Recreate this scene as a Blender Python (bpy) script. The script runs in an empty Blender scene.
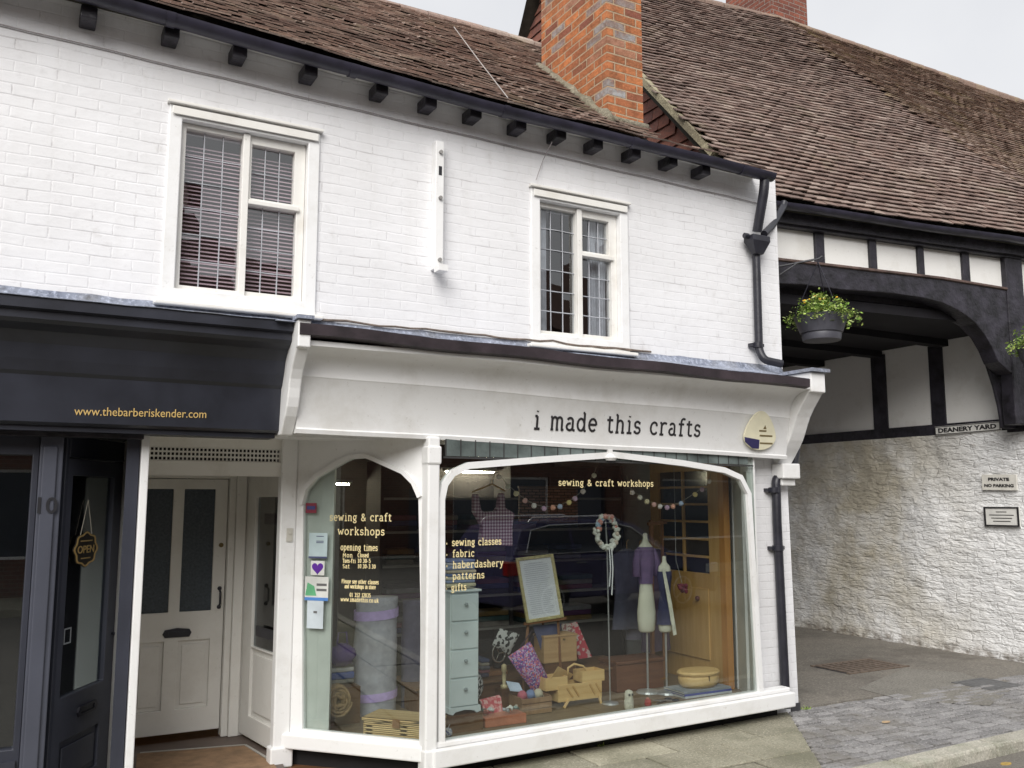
import bpy, math, random
from math import sin, cos, pi, radians, atan, atan2, sqrt, tan
from mathutils import Vector as V, Matrix
from mathutils.geometry import tessellate_polygon
from mathutils import noise as NZ
random.seed(7)
S = bpy.context.scene
COL = S.collection

# ------------------------------------------------------------------ camera
F_PX = 900.0; YAW = radians(29); PIT = atan(116/900.0); CAM = V((0, -5.7, 1.75))
fw = V((sin(YAW)*cos(PIT), cos(YAW)*cos(PIT), sin(PIT)))
rt = V((cos(YAW), -sin(YAW), 0)); up = rt.cross(fw)
def ray(x, y): return fw + rt*((x-512)/F_PX) + up*(-(y-384)/F_PX)
def onp(x, y, p0, n):
    d = ray(x, y); n = V(n); return CAM + d*((V(p0)-CAM).dot(n)/d.dot(n))
def at(x, y, Y=0.0): return onp(x, y, (0, Y, 0), (0, 1, 0))
def atX(x, y, X): return onp(x, y, (X, 0, 0), (1, 0, 0))
def atZ(x, y, Z=0.0): return onp(x, y, (0, 0, Z), (0, 0, 1))

# ------------------------------------------------------------------ materials
def nt(name):
    m = bpy.data.materials.new(name); m.use_nodes = True
    t = m.node_tree; b = t.nodes['Principled BSDF']
    return m, t, b
def N(t, typ, **kw):
    n = t.nodes.new(typ)
    for k, v in kw.items():
        if k in n.inputs.keys() if isinstance(k, str) else False: n.inputs[k].default_value = v
        else: setattr(n, k, v)
    return n
def ramp(t, src, stops):
    r = t.nodes.new('ShaderNodeValToRGB'); t.links.new(src, r.inputs[0])
    e = r.color_ramp.elements
    while len(e) < len(stops): e.new(.5)
    for i, (p, c) in enumerate(stops):
        e[i].position = p; e[i].color = (c, c, c, 1) if isinstance(c, (int, float)) else (*c, 1)
    return r.outputs[0]
def noise(t, vec, sc, det=4, rough=.55, w=None):
    n = t.nodes.new('ShaderNodeTexNoise'); n.inputs['Scale'].default_value = sc
    n.inputs['Detail'].default_value = det; n.inputs['Roughness'].default_value = rough
    if vec is not None: t.links.new(vec, n.inputs['Vector'])
    return n.outputs['Fac']
def mixc(t, fac, a, b, mode='MIX'):
    m = t.nodes.new('ShaderNodeMix'); m.data_type = 'RGBA'; m.blend_type = mode
    if hasattr(fac, 'links') or hasattr(fac, 'is_linked'): t.links.new(fac, m.inputs[0])
    else: m.inputs[0].default_value = fac
    for k, s in ((6, a), (7, b)):
        if hasattr(s, 'is_linked'): t.links.new(s, m.inputs[k])
        else: m.inputs[k].default_value = (*s, 1)
    return m.outputs[2]
def math_(t, op, a, b=None):
    m = t.nodes.new('ShaderNodeMath'); m.operation = op
    for i, s in enumerate((a, b)):
        if s is None: continue
        if hasattr(s, 'is_linked'): t.links.new(s, m.inputs[i])
        else: m.inputs[i].default_value = s
    return m.outputs[0]
def bump(t, b, h, strength=.5, dist=.01):
    n = t.nodes.new('ShaderNodeBump'); n.inputs['Strength'].default_value = strength
    n.inputs['Distance'].default_value = dist
    t.links.new(h, n.inputs['Height']); t.links.new(n.outputs[0], b.inputs['Normal'])
def wpos(t):
    g = t.nodes.new('ShaderNodeNewGeometry'); return g.outputs['Position']
def wallvec(t, kx=1.0, ky=1.0):
    """(x+y, z) running coordinate for axis aligned masonry"""
    p = wpos(t); s = t.nodes.new('ShaderNodeSeparateXYZ'); t.links.new(p, s.inputs[0])
    a = math_(t, 'ADD', s.outputs[0], s.outputs[1])
    c = t.nodes.new('ShaderNodeCombineXYZ'); t.links.new(a, c.inputs[0]); t.links.new(s.outputs[2], c.inputs[1])
    return c.outputs[0], p
def distort(t, vec, p, sc, amt):
    n = t.nodes.new('ShaderNodeTexNoise'); n.inputs['Scale'].default_value = sc; n.inputs['Detail'].default_value = 3
    t.links.new(p, n.inputs['Vector'])
    v = t.nodes.new('ShaderNodeVectorMath'); v.operation = 'MULTIPLY_ADD'
    t.links.new(n.outputs['Color'], v.inputs[0]); v.inputs[1].default_value = (amt, amt, 0); t.links.new(vec, v.inputs[2])
    return v.outputs[0]
MC = {}
def simple(name, col, rough=.6, var=.15, sc=6, bmp=.15, metal=0, bsc=40, spec=None, bdist=.004):
    if name in MC: return MC[name]
    m, t, b = nt(name); p = wpos(t)
    f = noise(t, p, sc, 5)
    dark = tuple(c*(1-var) for c in col); light = tuple(min(1, c*(1+var)) for c in col)
    t.links.new(mixc(t, ramp(t, f, [(.3, 0.), (.7, 1.)]), dark, light), b.inputs['Base Color'])
    b.inputs['Roughness'].default_value = rough; b.inputs['Metallic'].default_value = metal
    if spec is not None: b.inputs['Specular IOR Level'].default_value = spec
    if bmp: bump(t, b, noise(t, p, bsc, 4), bmp, bdist)
    MC[name] = m; return m
def brick(t, vec, w, h, mort, smooth, c1=(0, 0, 0), c2=(1, 1, 1), off=.5):
    n = t.nodes.new('ShaderNodeTexBrick'); t.links.new(vec, n.inputs['Vector'])
    n.inputs['Scale'].default_value = 1; n.inputs['Brick Width'].default_value = w; n.inputs['Row Height'].default_value = h
    n.inputs['Mortar Size'].default_value = mort; n.inputs['Mortar Smooth'].default_value = smooth
    n.inputs['Color1'].default_value = (*c1, 1); n.inputs['Color2'].default_value = (*c2, 1); n.inputs['Mortar'].default_value = (.5, .5, .5, 1)
    n.offset = off
    return n
def m_painted_brick():
    m, t, b = nt('painted_brick'); vec, p = wallvec(t)
    vd = distort(t, vec, p, 2.2, .035)
    br = brick(t, vd, .23, .068, .007, .9)
    grime = noise(t, p, 1.3, 6, .6)
    fine = noise(t, p, 14, 5, .65)
    base = mixc(t, ramp(t, grime, [(.35, 0.), (.75, 1.)]), (.80, .80, .815), (.70, .695, .70))
    base = mixc(t, ramp(t, fine, [(.56, 0.), (.78, .38)]), base, (.52, .51, .51)); base = mixc(t, ramp(t, noise(t, p, 6.5, 6, .72), [(.60, 0.), (.68, .30)]), base, (.50, .48, .46))
    # broken joints: some darker hairlines where paint has cracked
    mp2 = t.nodes.new('ShaderNodeMapping'); mp2.inputs['Scale'].default_value = (2.2, 2.2, 9); t.links.new(p, mp2.inputs[0])
    crack = math_(t, 'MULTIPLY', br.outputs['Fac'], ramp(t, noise(t, mp2.outputs[0], 1, 5, .7), [(.50, 0.), (.66, .55)]))
    base = mixc(t, crack, base, (.33, .31, .31))
    # streaks washed down under the eaves
    mp = t.nodes.new('ShaderNodeMapping'); mp.inputs['Scale'].default_value = (7, 7, .55); t.links.new(p, mp.inputs[0])
    st = noise(t, mp.outputs[0], 1.0, 5, .65)
    s = t.nodes.new('ShaderNodeSeparateXYZ'); t.links.new(p, s.inputs[0])
    zf = ramp(t, math_(t, 'MULTIPLY', s.outputs[2], .2), [(.82, 0.), (.9, 1.)])
    stf = math_(t, 'MULTIPLY', ramp(t, st, [(.52, 0.), (.75, .35)]), math_(t, 'ADD', math_(t, 'MULTIPLY', zf, .35), .3))
    base = mixc(t, stf, base, (.46, .43, .38))
    t.links.new(base, b.inputs['Base Color']); b.inputs['Roughness'].default_value = .55
    sx_ = t.nodes.new('ShaderNodeMapping'); sx_.inputs['Scale'].default_value = (3.5, 3.5, 16); t.links.new(p, sx_.inputs[0])
    h = math_(t, 'SUBTRACT', math_(t, 'MULTIPLY', fine, .4), math_(t, 'MULTIPLY', br.outputs['Fac'], math_(t, 'MULTIPLY', noise(t, sx_.outputs[0], 1, 3), .36)))
    h = math_(t, 'ADD', h, math_(t, 'MULTIPLY', noise(t, sx_.outputs[0], 1, 4), .35))
    h = math_(t, 'ADD', h, math_(t, 'MULTIPLY', br.outputs['Color'], .06))
    h = math_(t, 'ADD', h, math_(t, 'MULTIPLY', noise(t, p, 4, 4), .5))
    bump(t, b, h, .5, .012); return m
def m_red_brick(name, c1, c2, mortar=(.34, .30, .26), spots=True):
    m, t, b = nt(name); vec, p = wallvec(t)
    vd = distort(t, vec, p, 3, .018)
    br = brick(t, vd, .225, .073, .008, .3, (0, 0, 0), (1, 1, 1))
    sc_ = t.nodes.new('ShaderNodeSeparateColor'); t.links.new(br.outputs['Color'], sc_.inputs[0])
    mid = tuple((a+b_)/2 for a, b_ in zip(c1, c2))
    c = ramp(t, sc_.outputs[0], [(0., c2), (.25, c1), (.45, tuple(x*1.25 for x in c1)), (.6, mid), (.8, c1), (.93, (.26, .25, .25) if spots else c2), (1., (.34, .34, .34) if spots else c2)])
    c = mixc(t, ramp(t, noise(t, p, 11, 6, .7), [(.42, 0.), (.66, .7)]), c, tuple(x*.35 for x in c1))
    c = mixc(t, ramp(t, noise(t, p, 30, 4, .7), [(.6, 0.), (.72, .4)]), c, tuple(min(1, x*1.7+.05) for x in c1))
    if spots: c = mixc(t, ramp(t, noise(t, p, 2.0, 5, .6), [(.5, 0.), (.7, .5)]), c, (.16, .08, .045))
    c = mixc(t, math_(t, 'MULTIPLY', br.outputs['Fac'], .9), c, mortar)
    t.links.new(c, b.inputs['Base Color']); b.inputs['Roughness'].default_value = .88
    h = math_(t, 'SUBTRACT', math_(t, 'MULTIPLY', noise(t, p, 35, 5), .7), br.outputs['Fac'])
    bump(t, b, h, .9, .014); return m
def m_stone():
    m, t, b = nt('limewashed_stone'); vec, p = wallvec(t)
    mp = t.nodes.new('ShaderNodeMapping'); mp.inputs['Scale'].default_value = (3.2, 3.2, 9.5); t.links.new(p, mp.inputs[0])
    mf = t.nodes.new('ShaderNodeMapping'); mf.inputs['Scale'].default_value = (9, 9, 22); t.links.new(p, mf.inputs[0])
    vd = distort(t, vec, p, 4.0, .17)
    br = brick(t, vd, .34, .085, .010, 1.0, off=.42)
    st_ = noise(t, mp.outputs[0], 1.0, 6, .62); big = noise(t, mf.outputs[0], 1.0, 5, .6); fine = noise(t, p, 30, 5, .6)
    grim = noise(t, p, 1.1, 6, .62)
    s = t.nodes.new('ShaderNodeSeparateXYZ'); t.links.new(p, s.inputs[0])
    yf = ramp(t, math_(t, 'MULTIPLY', s.outputs[1], .25), [(.18, .03), (.5, 1.)])
    w = math_(t, 'MULTIPLY', ramp(t, grim, [(.40, .08), (.62, .8)]), yf)
    c = mixc(t, w, (.88, .88, .875), (.50, .44, .31))
    c = mixc(t, ramp(t, big, [(.58, 0.), (.78, .55)]), c, (.30, .26, .21))
    c = mixc(t, math_(t, 'MULTIPLY', br.outputs['Fac'], ramp(t, st_, [(.46, 0.), (.62, .42)])), c, (.28, .25, .20))
    low = ramp(t, s.outputs[2], [(.04, .7), (.16, 0.)])
    c = mixc(t, math_(t, 'MULTIPLY', low, ramp(t, noise(t, p, 8, 4), [(.42, 0.), (.6, 1.)])), c, (.19, .15, .11))
    t.links.new(c, b.inputs['Base Color']); b.inputs['Roughness'].default_value = .8
    h = math_(t, 'ADD', math_(t, 'MULTIPLY', st_, 1.3), math_(t, 'MULTIPLY', big, .8))
    h = math_(t, 'ADD', h, math_(t, 'MULTIPLY', fine, .15))
    h = math_(t, 'SUBTRACT', h, math_(t, 'MULTIPLY', br.outputs['Fac'], .12))
    bump(t, b, h, .9, .05); return m
def m_tiles(name, pal, moss=(.16, .14, .06), mossamt=.5, mp0=.55):
    m, t, b = nt(name); p = wpos(t)
    a = t.nodes.new('ShaderNodeAttribute'); a.attribute_name = 'rnd'
    n = len(pal)
    c = ramp(t, a.outputs['Fac'], [(i/(n-1), pal[i]) for i in range(n)])
    f = noise(t, p, 30, 5, .65)
    c = mixc(t, ramp(t, f, [(.45, 0.), (.75, .6)]), c, (.05, .045, .04))
    c = mixc(t, ramp(t, noise(t, p, 60, 3), [(.6, 0.), (.7, .45)]), c, (.30, .28, .23))
    c = mixc(t, ramp(t, noise(t, p, 2.2, 7, .72), [(mp0, 0.), (mp0+.14, mossamt)]), c, moss)
    t.links.new(c, b.inputs['Base Color']); b.inputs['Roughness'].default_value = .9
    bump(t, b, noise(t, p, 70, 4), .5, .006); return m
def m_ground(name, c1, c2, sc=3, fsc=90, rough=.9, stain=None, dist=.004, rnd=0.):
    m, t, b = nt(name); p = wpos(t)
    c = mixc(t, ramp(t, noise(t, p, sc, 7, .65), [(.3, 0.), (.7, 1.)]), c1, c2)
    if rnd:
        a = t.nodes.new('ShaderNodeAttribute'); a.attribute_name = 'rnd'
        hs = t.nodes.new('ShaderNodeHueSaturation'); t.links.new(c, hs.inputs['Color'])
        t.links.new(math_(t, 'ADD', math_(t, 'MULTIPLY', a.outputs['Fac'], rnd), 1-rnd/2), hs.inputs['Value'])
        c = hs.outputs[0]
    c = mixc(t, ramp(t, noise(t, p, fsc, 3, .7), [(.5, 0.), (.72, .55)]), c, tuple(min(1, x*2.0+.03) for x in c2))
    c = mixc(t, ramp(t, noise(t, p, fsc*.7, 3, .7), [(.28, .6), (.5, 0.)]), c, tuple(x*.35 for x in c1))
    if stain: c = mixc(t, ramp(t, noise(t, p, 1.1, 6, .7), [(.5, 0.), (.62, .6)]), c, stain)
    t.links.new(c, b.inputs['Base Color']); b.inputs['Roughness'].default_value = rough
    bump(t, b, math_(t, 'ADD', noise(t, p, fsc, 4), math_(t, 'MULTIPLY', noise(t, p, 7, 4), 1.)), .7, dist); return m
def m_glass(name, tint=(.9, .93, .92), ior=1.5, wav=.3, wsc=1.5, rough=0.0):
    m = bpy.data.materials.new(name); m.use_nodes = True; t = m.node_tree; t.nodes.clear()
    o = t.nodes.new('ShaderNodeOutputMaterial'); mx = t.nodes.new('ShaderNodeMixShader')
    tr = t.nodes.new('ShaderNodeBsdfTransparent'); tr.inputs[0].default_value = (*tint, 1)
    gl = t.nodes.new('ShaderNodeBsdfGlossy'); gl.inputs['Roughness'].default_value = rough
    gm = t.nodes.new('ShaderNodeNewGeometry'); dt = t.nodes.new('ShaderNodeVectorMath'); dt.operation = 'DOT_PRODUCT'
    t.links.new(gm.outputs['Incoming'], dt.inputs[0]); t.links.new(gm.outputs['Normal'], dt.inputs[1])
    c_ = math_(t, 'SUBTRACT', 1.0, math_(t, 'ABSOLUTE', dt.outputs['Value'])); f0 = ((ior-1)/(ior+1))**2*2.3
    fr_ = math_(t, 'ADD', math_(t, 'MULTIPLY', math_(t, 'POWER', c_, 5.0), 1-f0), f0)
    bn = t.nodes.new('ShaderNodeBump'); bn.inputs['Strength'].default_value = wav; bn.inputs['Distance'].default_value = .01
    t.links.new(noise(t, wpos(t), wsc, 1), bn.inputs['Height'])
    t.links.new(bn.outputs[0], gl.inputs['Normal'])
    k = fr_
    t.links.new(k, mx.inputs[0]); t.links.new(tr.outputs[0], mx.inputs[1]); t.links.new(gl.outputs[0], mx.inputs[2])
    t.links.new(mx.outputs[0], o.inputs[0]); return m
def m_wood(name, c1, c2, rough=.5, axis=2, sc=6):
    if name in MC: return MC[name]
    m, t, b = nt(name); p = wpos(t)
    mp = t.nodes.new('ShaderNodeMapping'); s = [sc*4]*3; s[axis] = sc*.35; mp.inputs['Scale'].default_value = s; t.links.new(p, mp.inputs[0])
    f = noise(t, mp.outputs[0], 1, 6, .6)
    t.links.new(mixc(t, ramp(t, f, [(.3, 0.), (.7, 1.)]), c1, c2), b.inputs['Base Color'])
    b.inputs['Roughness'].default_value = rough; bump(t, b, f, .3, .004); MC[name] = m; return m
def m_pattern(name, cols, sc=60, kind='voronoi'):
    if name in MC: return MC[name]
    m, t, b = nt(name); p = wpos(t)
    if kind == 'voronoi':
        v = t.nodes.new('ShaderNodeTexVoronoi'); v.inputs['Scale'].default_value = sc; t.links.new(p, v.inputs['Vector'])
        s = t.nodes.new('ShaderNodeSeparateColor'); t.links.new(v.outputs['Color'], s.inputs[0]); src = s.outputs[0]
    elif kind == 'gingham':
        s = t.nodes.new('ShaderNodeSeparateXYZ'); t.links.new(p, s.inputs[0])
        a = math_(t, 'GREATER_THAN', math_(t, 'SINE', math_(t, 'MULTIPLY', s.outputs[0], sc)), 0)
        c = math_(t, 'GREATER_THAN', math_(t, 'SINE', math_(t, 'MULTIPLY', s.outputs[2], sc)), 0)
        src = math_(t, 'MULTIPLY', math_(t, 'ADD', a, c), .5)
    else:
        src = noise(t, p, sc, 3)
    n = len(cols); r = t.nodes.new('ShaderNodeValToRGB'); r.color_ramp.interpolation = 'CONSTANT'
    e = r.color_ramp.elements
    while len(e) < n: e.new(.5)
    for i in range(n):
        lo, hi = ((0, 1) if kind != 'noise' else (.35, .65))
        e[i].position = lo+(hi-lo)*i/n; e[i].color = (*cols[i], 1)
    t.links.new(src, r.inputs[0]); t.links.new(r.outputs[0], b.inputs['Base Color']); b.inputs['Roughness'].default_value = .85
    MC[name] = m; return m
def m_wicker(name, c1, c2, sc=1):
    if name in MC: return MC[name]
    m, t, b = nt(name); vec, p = wallvec(t)
    br = brick(t, vec, .035*sc, .012*sc, .0025*sc, .6, c1, c2); br.inputs['Mortar'].default_value = (.05, .03, .01, 1)
    t.links.new(br.outputs['Color'], b.inputs['Base Color']); b.inputs['Roughness'].default_value = .7
    bump(t, b, math_(t, 'SUBTRACT', 1.0, br.outputs['Fac']), 1, .006); MC[name] = m; return m
def m_emit(name, col, st):
    m, t, b = nt(name); b.inputs['Emission Color'].default_value = (*col, 1); b.inputs['Emission Strength'].default_value = st; return m

PB = m_painted_brick(); STONE = m_stone()
CHB = m_red_brick('orange_chimney_brick', (.46, .16, .055), (.20, .065, .045), (.40, .30, .20))
CHR = m_red_brick('dull_red_brick', (.24, .075, .045), (.15, .05, .035), (.25, .2, .17), False)
OPPB = m_red_brick('opposite_brick', (.17, .07, .05), (.11, .045, .035), (.17, .15, .13), False)
def m_white(name='white_gloss_paint', col=(.82, .82, .815), dirt=(.48, .45, .39), amt=.45):
    m, t, b = nt(name); p = wpos(t)
    f = noise(t, p, 2.6, 7, .68)
    c = mixc(t, ramp(t, f, [(.5, 0.), (.78, amt)]), col, dirt)
    c = mixc(t, ramp(t, noise(t, p, 28, 5, .7), [(.62, 0.), (.74, amt)]), c, tuple(x*.75 for x in dirt))
    t.links.new(c, b.inputs['Base Color']); b.inputs['Roughness'].default_value = .38
    bump(t, b, noise(t, p, 18, 4), .25, .004); return m
WH = m_white(); CREAM = m_white('old_cream_paint', (.79, .775, .735), (.45, .40, .31), .45)
DOORW = m_white('off_white_door_paint', (.74, .73, .69), (.40, .36, .30), .3)
NAVY = simple('navy_black_paint', (.024, .026, .036), .36, .45, 2.2, .25, bsc=12)
SLATE = simple('slate_blue_paint', (.066, .071, .094), .42, .15, 3, .15)
SLATED = simple('dark_slate_paint', (.034, .037, .052), .42, .15, 3, .15)
BLK = simple('black_painted_timber', (.020, .018, .025), .5, .8, 7, .7, bsc=22, bdist=.014)
BLKI = simple('black_iron', (.02, .02, .028), .4, .3, 8, .3)
LEAD = m_ground('lead_flashing', (.16, .18, .24), (.34, .37, .45), 5, 40, .5, (.10, .09, .07))
GUT = simple('gutter_paint', (.028, .026, .042), .38, .4, 6, .3, bsc=15)
CHARC = simple('number_black', (.012, .012, .016), .5, .1)
GOLD = simple('gold_lettering', (.62, .43, .16), .45, .05, bmp=0)
PALEGOLD = simple('pale_gold_lettering', (.78, .66, .36), .5, .05, bmp=0)
LETTER = simple('black_lettering', (.02, .018, .02), .5, .05, bmp=0)
PLASTER = m_white('limewashed_panel', (.84, .83, .80), (.46, .42, .35), .4)
TIL1 = m_tiles('aged_clay_tiles', [(.20, .14, .12), (.40, .29, .24), (.28, .20, .17), (.50, .40, .34), (.22, .165, .14)], (.33, .30, .20), .5, .55)
TIL2 = m_tiles('brown_clay_tiles', [(.13, .085, .07), (.25, .17, .14), (.19, .13, .11), (.34, .26, .22), (.15, .10, .085)], (.24, .21, .13), .4, .56)
TIL3 = m_tiles('mossy_clay_tiles', [(.17, .105, .08), (.28, .19, .145), (.21, .14, .11), (.33, .245, .19), (.18, .12, .09)], (.30, .25, .12), .5, .52)
HUNG = m_tiles('hung_red_tiles', [(.20, .07, .05), (.27, .105, .07), (.15, .06, .05), (.24, .09, .06)], (.1, .06, .05), .3, .6)
MORT = m_ground('lichened_mortar', (.26, .23, .15), (.48, .43, .29), 9, 60, .9, (.12, .10, .07), .01)
TARM = m_ground('tarmac', (.15, .138, .12), (.22, .20, .17), 1.3, 55, .9, (.085, .075, .065))
ROAD = m_ground('road_asphalt', (.13, .12, .105), (.19, .175, .15), 1.5, 90, .9)
FLAG = m_ground('flagstone', (.23, .215, .155), (.34, .32, .245), 2.5, 70, .85, (.15, .15, .10), rnd=.5)
SETT = m_ground('grey_setts', (.21, .205, .205), (.30, .29, .285), 2, 60, .8, (.17, .155, .13), rnd=.5)
KERB = m_ground('granite_kerb', (.30, .28, .22), (.46, .44, .38), 4, 80, .8, (.20, .23, .16), rnd=.4)
DIRT = simple('jointing_dirt', (.045, .042, .032), .95, .4, 9, .5)
LOBBY = simple('brown_lobby_floor', (.12, .09, .075), .6, .25, 4, .2)
MATO = simple('coir_mat', (.24, .15, .085), .95, .25, 12, .8, bsc=150)
GLASS = m_glass('shop_glass', wav=.10, wsc=.7)
LGLASS = m_glass('leaded_glass', (.80, .83, .86), 1.75, .22, 4)
DGLASS = m_glass('door_glass', (.55, .58, .60), 1.5, .15, 1)
OBSC = simple('obscured_dark_glass', (.055, .07, .085), .3, .35, 60, .35, bsc=120)
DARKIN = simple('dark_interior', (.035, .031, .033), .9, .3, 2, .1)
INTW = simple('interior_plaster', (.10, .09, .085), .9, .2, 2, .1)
FLOORW = m_wood('window_bed_boards', (.16, .11, .07), (.26, .19, .12), .5, 0)
PINE = m_wood('old_pine', (.46, .26, .085), (.60, .37, .14), .45)
PINEL = m_wood('pale_pine', (.60, .38, .15), (.74, .52, .24), .5, 0)
OAKO = m_wood('orange_wood', (.40, .17, .04), (.52, .25, .07), .45)
BROWN = m_wood('brown_wood', (.10, .045, .022), (.17, .085, .04), .45, 0)
def cloth(name, c, var=.18): return simple(name, c, .9, var, 14, .4, bsc=200, bdist=.003)

# ------------------------------------------------------------------ mesh building
class Fr:
    def __init__(s, o, u, v, n=None):
        s.o = V(o); s.u = V(u).normalized(); s.v = V(v).normalized(); s.n = s.u.cross(s.v) if n is None else V(n).normalized()
    def __call__(s, a, b, c=0): return s.o+s.u*a+s.v*b+s.n*c
    def inv(s, p): d = V(p)-s.o; return (d.dot(s.u), d.dot(s.v))
    def pick(s, x, y): return s.inv(onp(x, y, s.o, s.n))
WORLD = Fr((0, 0, 0), (1, 0, 0), (0, 1, 0))
class MB:
    def __init__(s): s.v = []; s.f = []; s.r = []
    def add(s, vs, fs, r=None):
        k = len(s.v); s.v += [V(p) for p in vs]; s.f += [tuple(i+k for i in f) for f in fs]
        s.r += [random.random() if r is None else r]*len(fs); return s
    def quad(s, a, b, c, d, r=None): return s.add([a, b, c, d], [(0, 1, 2, 3)], r)
    def hexa(s, p, r=None):   # p: 4 bottom, 4 top
        return s.add(p, [(3, 2, 1, 0), (4, 5, 6, 7), (0, 1, 5, 4), (1, 2, 6, 5), (2, 3, 7, 6), (3, 0, 4, 7)], r)
    def box(s, x0, x1, y0, y1, z0, z1, fr=None, r=None):
        fr = fr or WORLD
        P = [fr(x0, y0, z0), fr(x1, y0, z0), fr(x1, y1, z0), fr(x0, y1, z0), fr(x0, y0, z1), fr(x1, y0, z1), fr(x1, y1, z1), fr(x0, y1, z1)]
        return s.hexa(P, r)
    def beam(s, a, b, w, h, upv=(0, 0, 1), r=None):
        a, b = V(a), V(b); d = (b-a).normalized(); sd = d.cross(V(upv)).normalized(); uu = sd.cross(d)
        P = [q+sd*(i*w/2)+uu*(j*h/2) for q in (a, b) for i, j in ((-1, -1), (1, -1), (1, 1), (-1, 1))]
        return s.hexa(P, r)
    def tube(s, path, rad, n=8, flat=None, closed=False, caps=True):
        path = [V(p) for p in path]; m = len(path); rr = rad if isinstance(rad, (list, tuple)) else [rad]*m
        vs = []; ref = V(flat[0]) if flat else None
        prev = None
        for i, p in enumerate(path):
            a = path[(i-1) % m] if closed or i > 0 else p; b = path[(i+1) % m] if closed or i < m-1 else p
            d = (b-a)
            d = d.normalized() if d.length > 1e-9 else V((0, 0, 1))
            if ref is not None: e1 = (ref-d*ref.dot(d)).normalized()
            else:
                e1 = prev if prev is not None else (V((0, 0, 1)) if abs(d.z) < .9 else V((1, 0, 0)))
                e1 = (e1-d*e1.dot(d)).normalized(); prev = e1
            e2 = d.cross(e1); k = flat[1] if flat else 1
            vs += [p+e1*(cos(2*pi*j/n)*rr[i]*k)+e2*(sin(2*pi*j/n)*rr[i]) for j in range(n)]
        fs = []
        for i in range(m if closed else m-1):
            a, b = i*n, ((i+1) % m)*n
            fs += [(a+j, a+(j+1) % n, b+(j+1) % n, b+j) for j in range(n)]
        if caps and not closed: fs += [tuple(range(n))[::-1], tuple((m-1)*n+j for j in range(n))]
        return s.add(vs, fs)
    def lathe(s, prof, c=(0, 0, 0), n=20, sx=1, sy=1, r=None):
        c = V(c); vs = []; m = len(prof)
        for (q, z) in prof: vs += [c+V((cos(2*pi*j/n)*q*sx, sin(2*pi*j/n)*q*sy, z)) for j in range(n)]
        fs = [(i*n+j, i*n+(j+1) % n, (i+1)*n+(j+1) % n, (i+1)*n+j) for i in range(m-1) for j in range(n)]
        fs += [tuple(range(n))[::-1], tuple((m-1)*n+j for j in range(n))]
        return s.add(vs, fs, r)
    def ball(s, c, r, n=10, m=6, jit=0, sc=(1, 1, 1), rr=None):
        vs = []; c = V(c)
        for i in range(1, m):
            for j in range(n):
                th = pi*i/m; ph = 2*pi*j/n; q = r*(1+random.uniform(-jit, jit))
                vs.append(c+V((q*sin(th)*cos(ph)*sc[0], q*sin(th)*sin(ph)*sc[1], q*cos(th)*sc[2])))
        vs += [c+V((0, 0, r*sc[2])), c-V((0, 0, r*sc[2]))]; k = (m-1)*n
        fs = [(i*n+j, (i+1)*n+j, (i+1)*n+(j+1) % n, i*n+(j+1) % n) for i in range(m-2) for j in range(n)]
        fs += [(k, j, (j+1) % n) for j in range(n)]+[(k+1, (m-2)*n+(j+1) % n, (m-2)*n+j) for j in range(n)]
        return s.add(vs, fs, rr)
    def plate(s, outer, holes, fr, c0, c1, r=None):
        """outer/holes: 2D outlines in frame fr, extruded from c0 to c1 along its normal"""
        loops = [outer]+list(holes); pts = [p for l in loops for p in l]
        tris = tessellate_polygon([[V((p[0], p[1], 0)) for p in l] for l in loops]); n = len(pts)
        vs = [fr(p[0], p[1], c1) for p in pts]+[fr(p[0], p[1], c0) for p in pts]
        fs = [tuple(t) for t in tris]+[tuple(i+n for i in t[::-1]) for t in tris]
        k = 0
        for l in loops:
            m = len(l); fs += [(k+i, k+(i+1) % m, n+k+(i+1) % m, n+k+i) for i in range(m)]; k += m
        return s.add(vs, fs, r)
    def sweep(s, prof, a, b, prof2=None):
        """prof: [(y,z)] from x=a to x=b; prof2 at the far end"""
        prof2 = prof2 or prof; n = len(prof)
        vs = [V((a, y, z)) for y, z in prof]+[V((b, y, z)) for y, z in prof2]
        fs = [(i, (i+1) % n, n+(i+1) % n, n+i) for i in range(n)]+[tuple(range(n))[::-1], tuple(n+i for i in range(n))]
        return s.add(vs, fs)
    def build(s, name, mat, parent=None, smooth=False, bevel=0, fixn=True):
        root = parent
        while root is not None and root.parent is not None: root = root.parent
        off = root.location if root is not None else V((0, 0, 0))
        me = bpy.data.meshes.new(name); me.from_pydata([tuple(p-off) for p in s.v], [], s.f); me.update()
        if fixn:
            import bmesh
            b = bmesh.new(); b.from_mesh(me); bmesh.ops.recalc_face_normals(b, faces=b.faces); b.to_mesh(me); b.free()
        at_ = me.attributes.new('rnd', 'FLOAT', 'FACE')
        if len(at_.data) == len(s.r): at_.data.foreach_set('value', s.r)
        if smooth: me.polygons.foreach_set('use_smooth', [True]*len(me.polygons))
        if smooth == 'auto':
            try: me.set_sharp_from_angle(angle=radians(40))
            except Exception: pass
        me.materials.append(mat)
        o = bpy.data.objects.new(name, me); COL.objects.link(o)
        if parent is not None: o.parent = parent
        if bevel:
            md = o.modifiers.new('bevel', 'BEVEL'); md.width = bevel; md.segments = 2; md.limit_method = 'ANGLE'; md.angle_limit = radians(50)
        return o
def thing(name, label, cat, loc=(0, 0, 0), group=None):
    o = bpy.data.objects.new(name, None); COL.objects.link(o); o.location = loc; o.empty_display_size = .1
    o['label'] = label; o['category'] = cat
    if group: o['group'] = group
    return o
def tag(o, label, cat, group=None):
    o['label'] = label; o['category'] = cat
    if group: o['group'] = group
    return o
def struct(o): o['kind'] = 'structure'; return o

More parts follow.
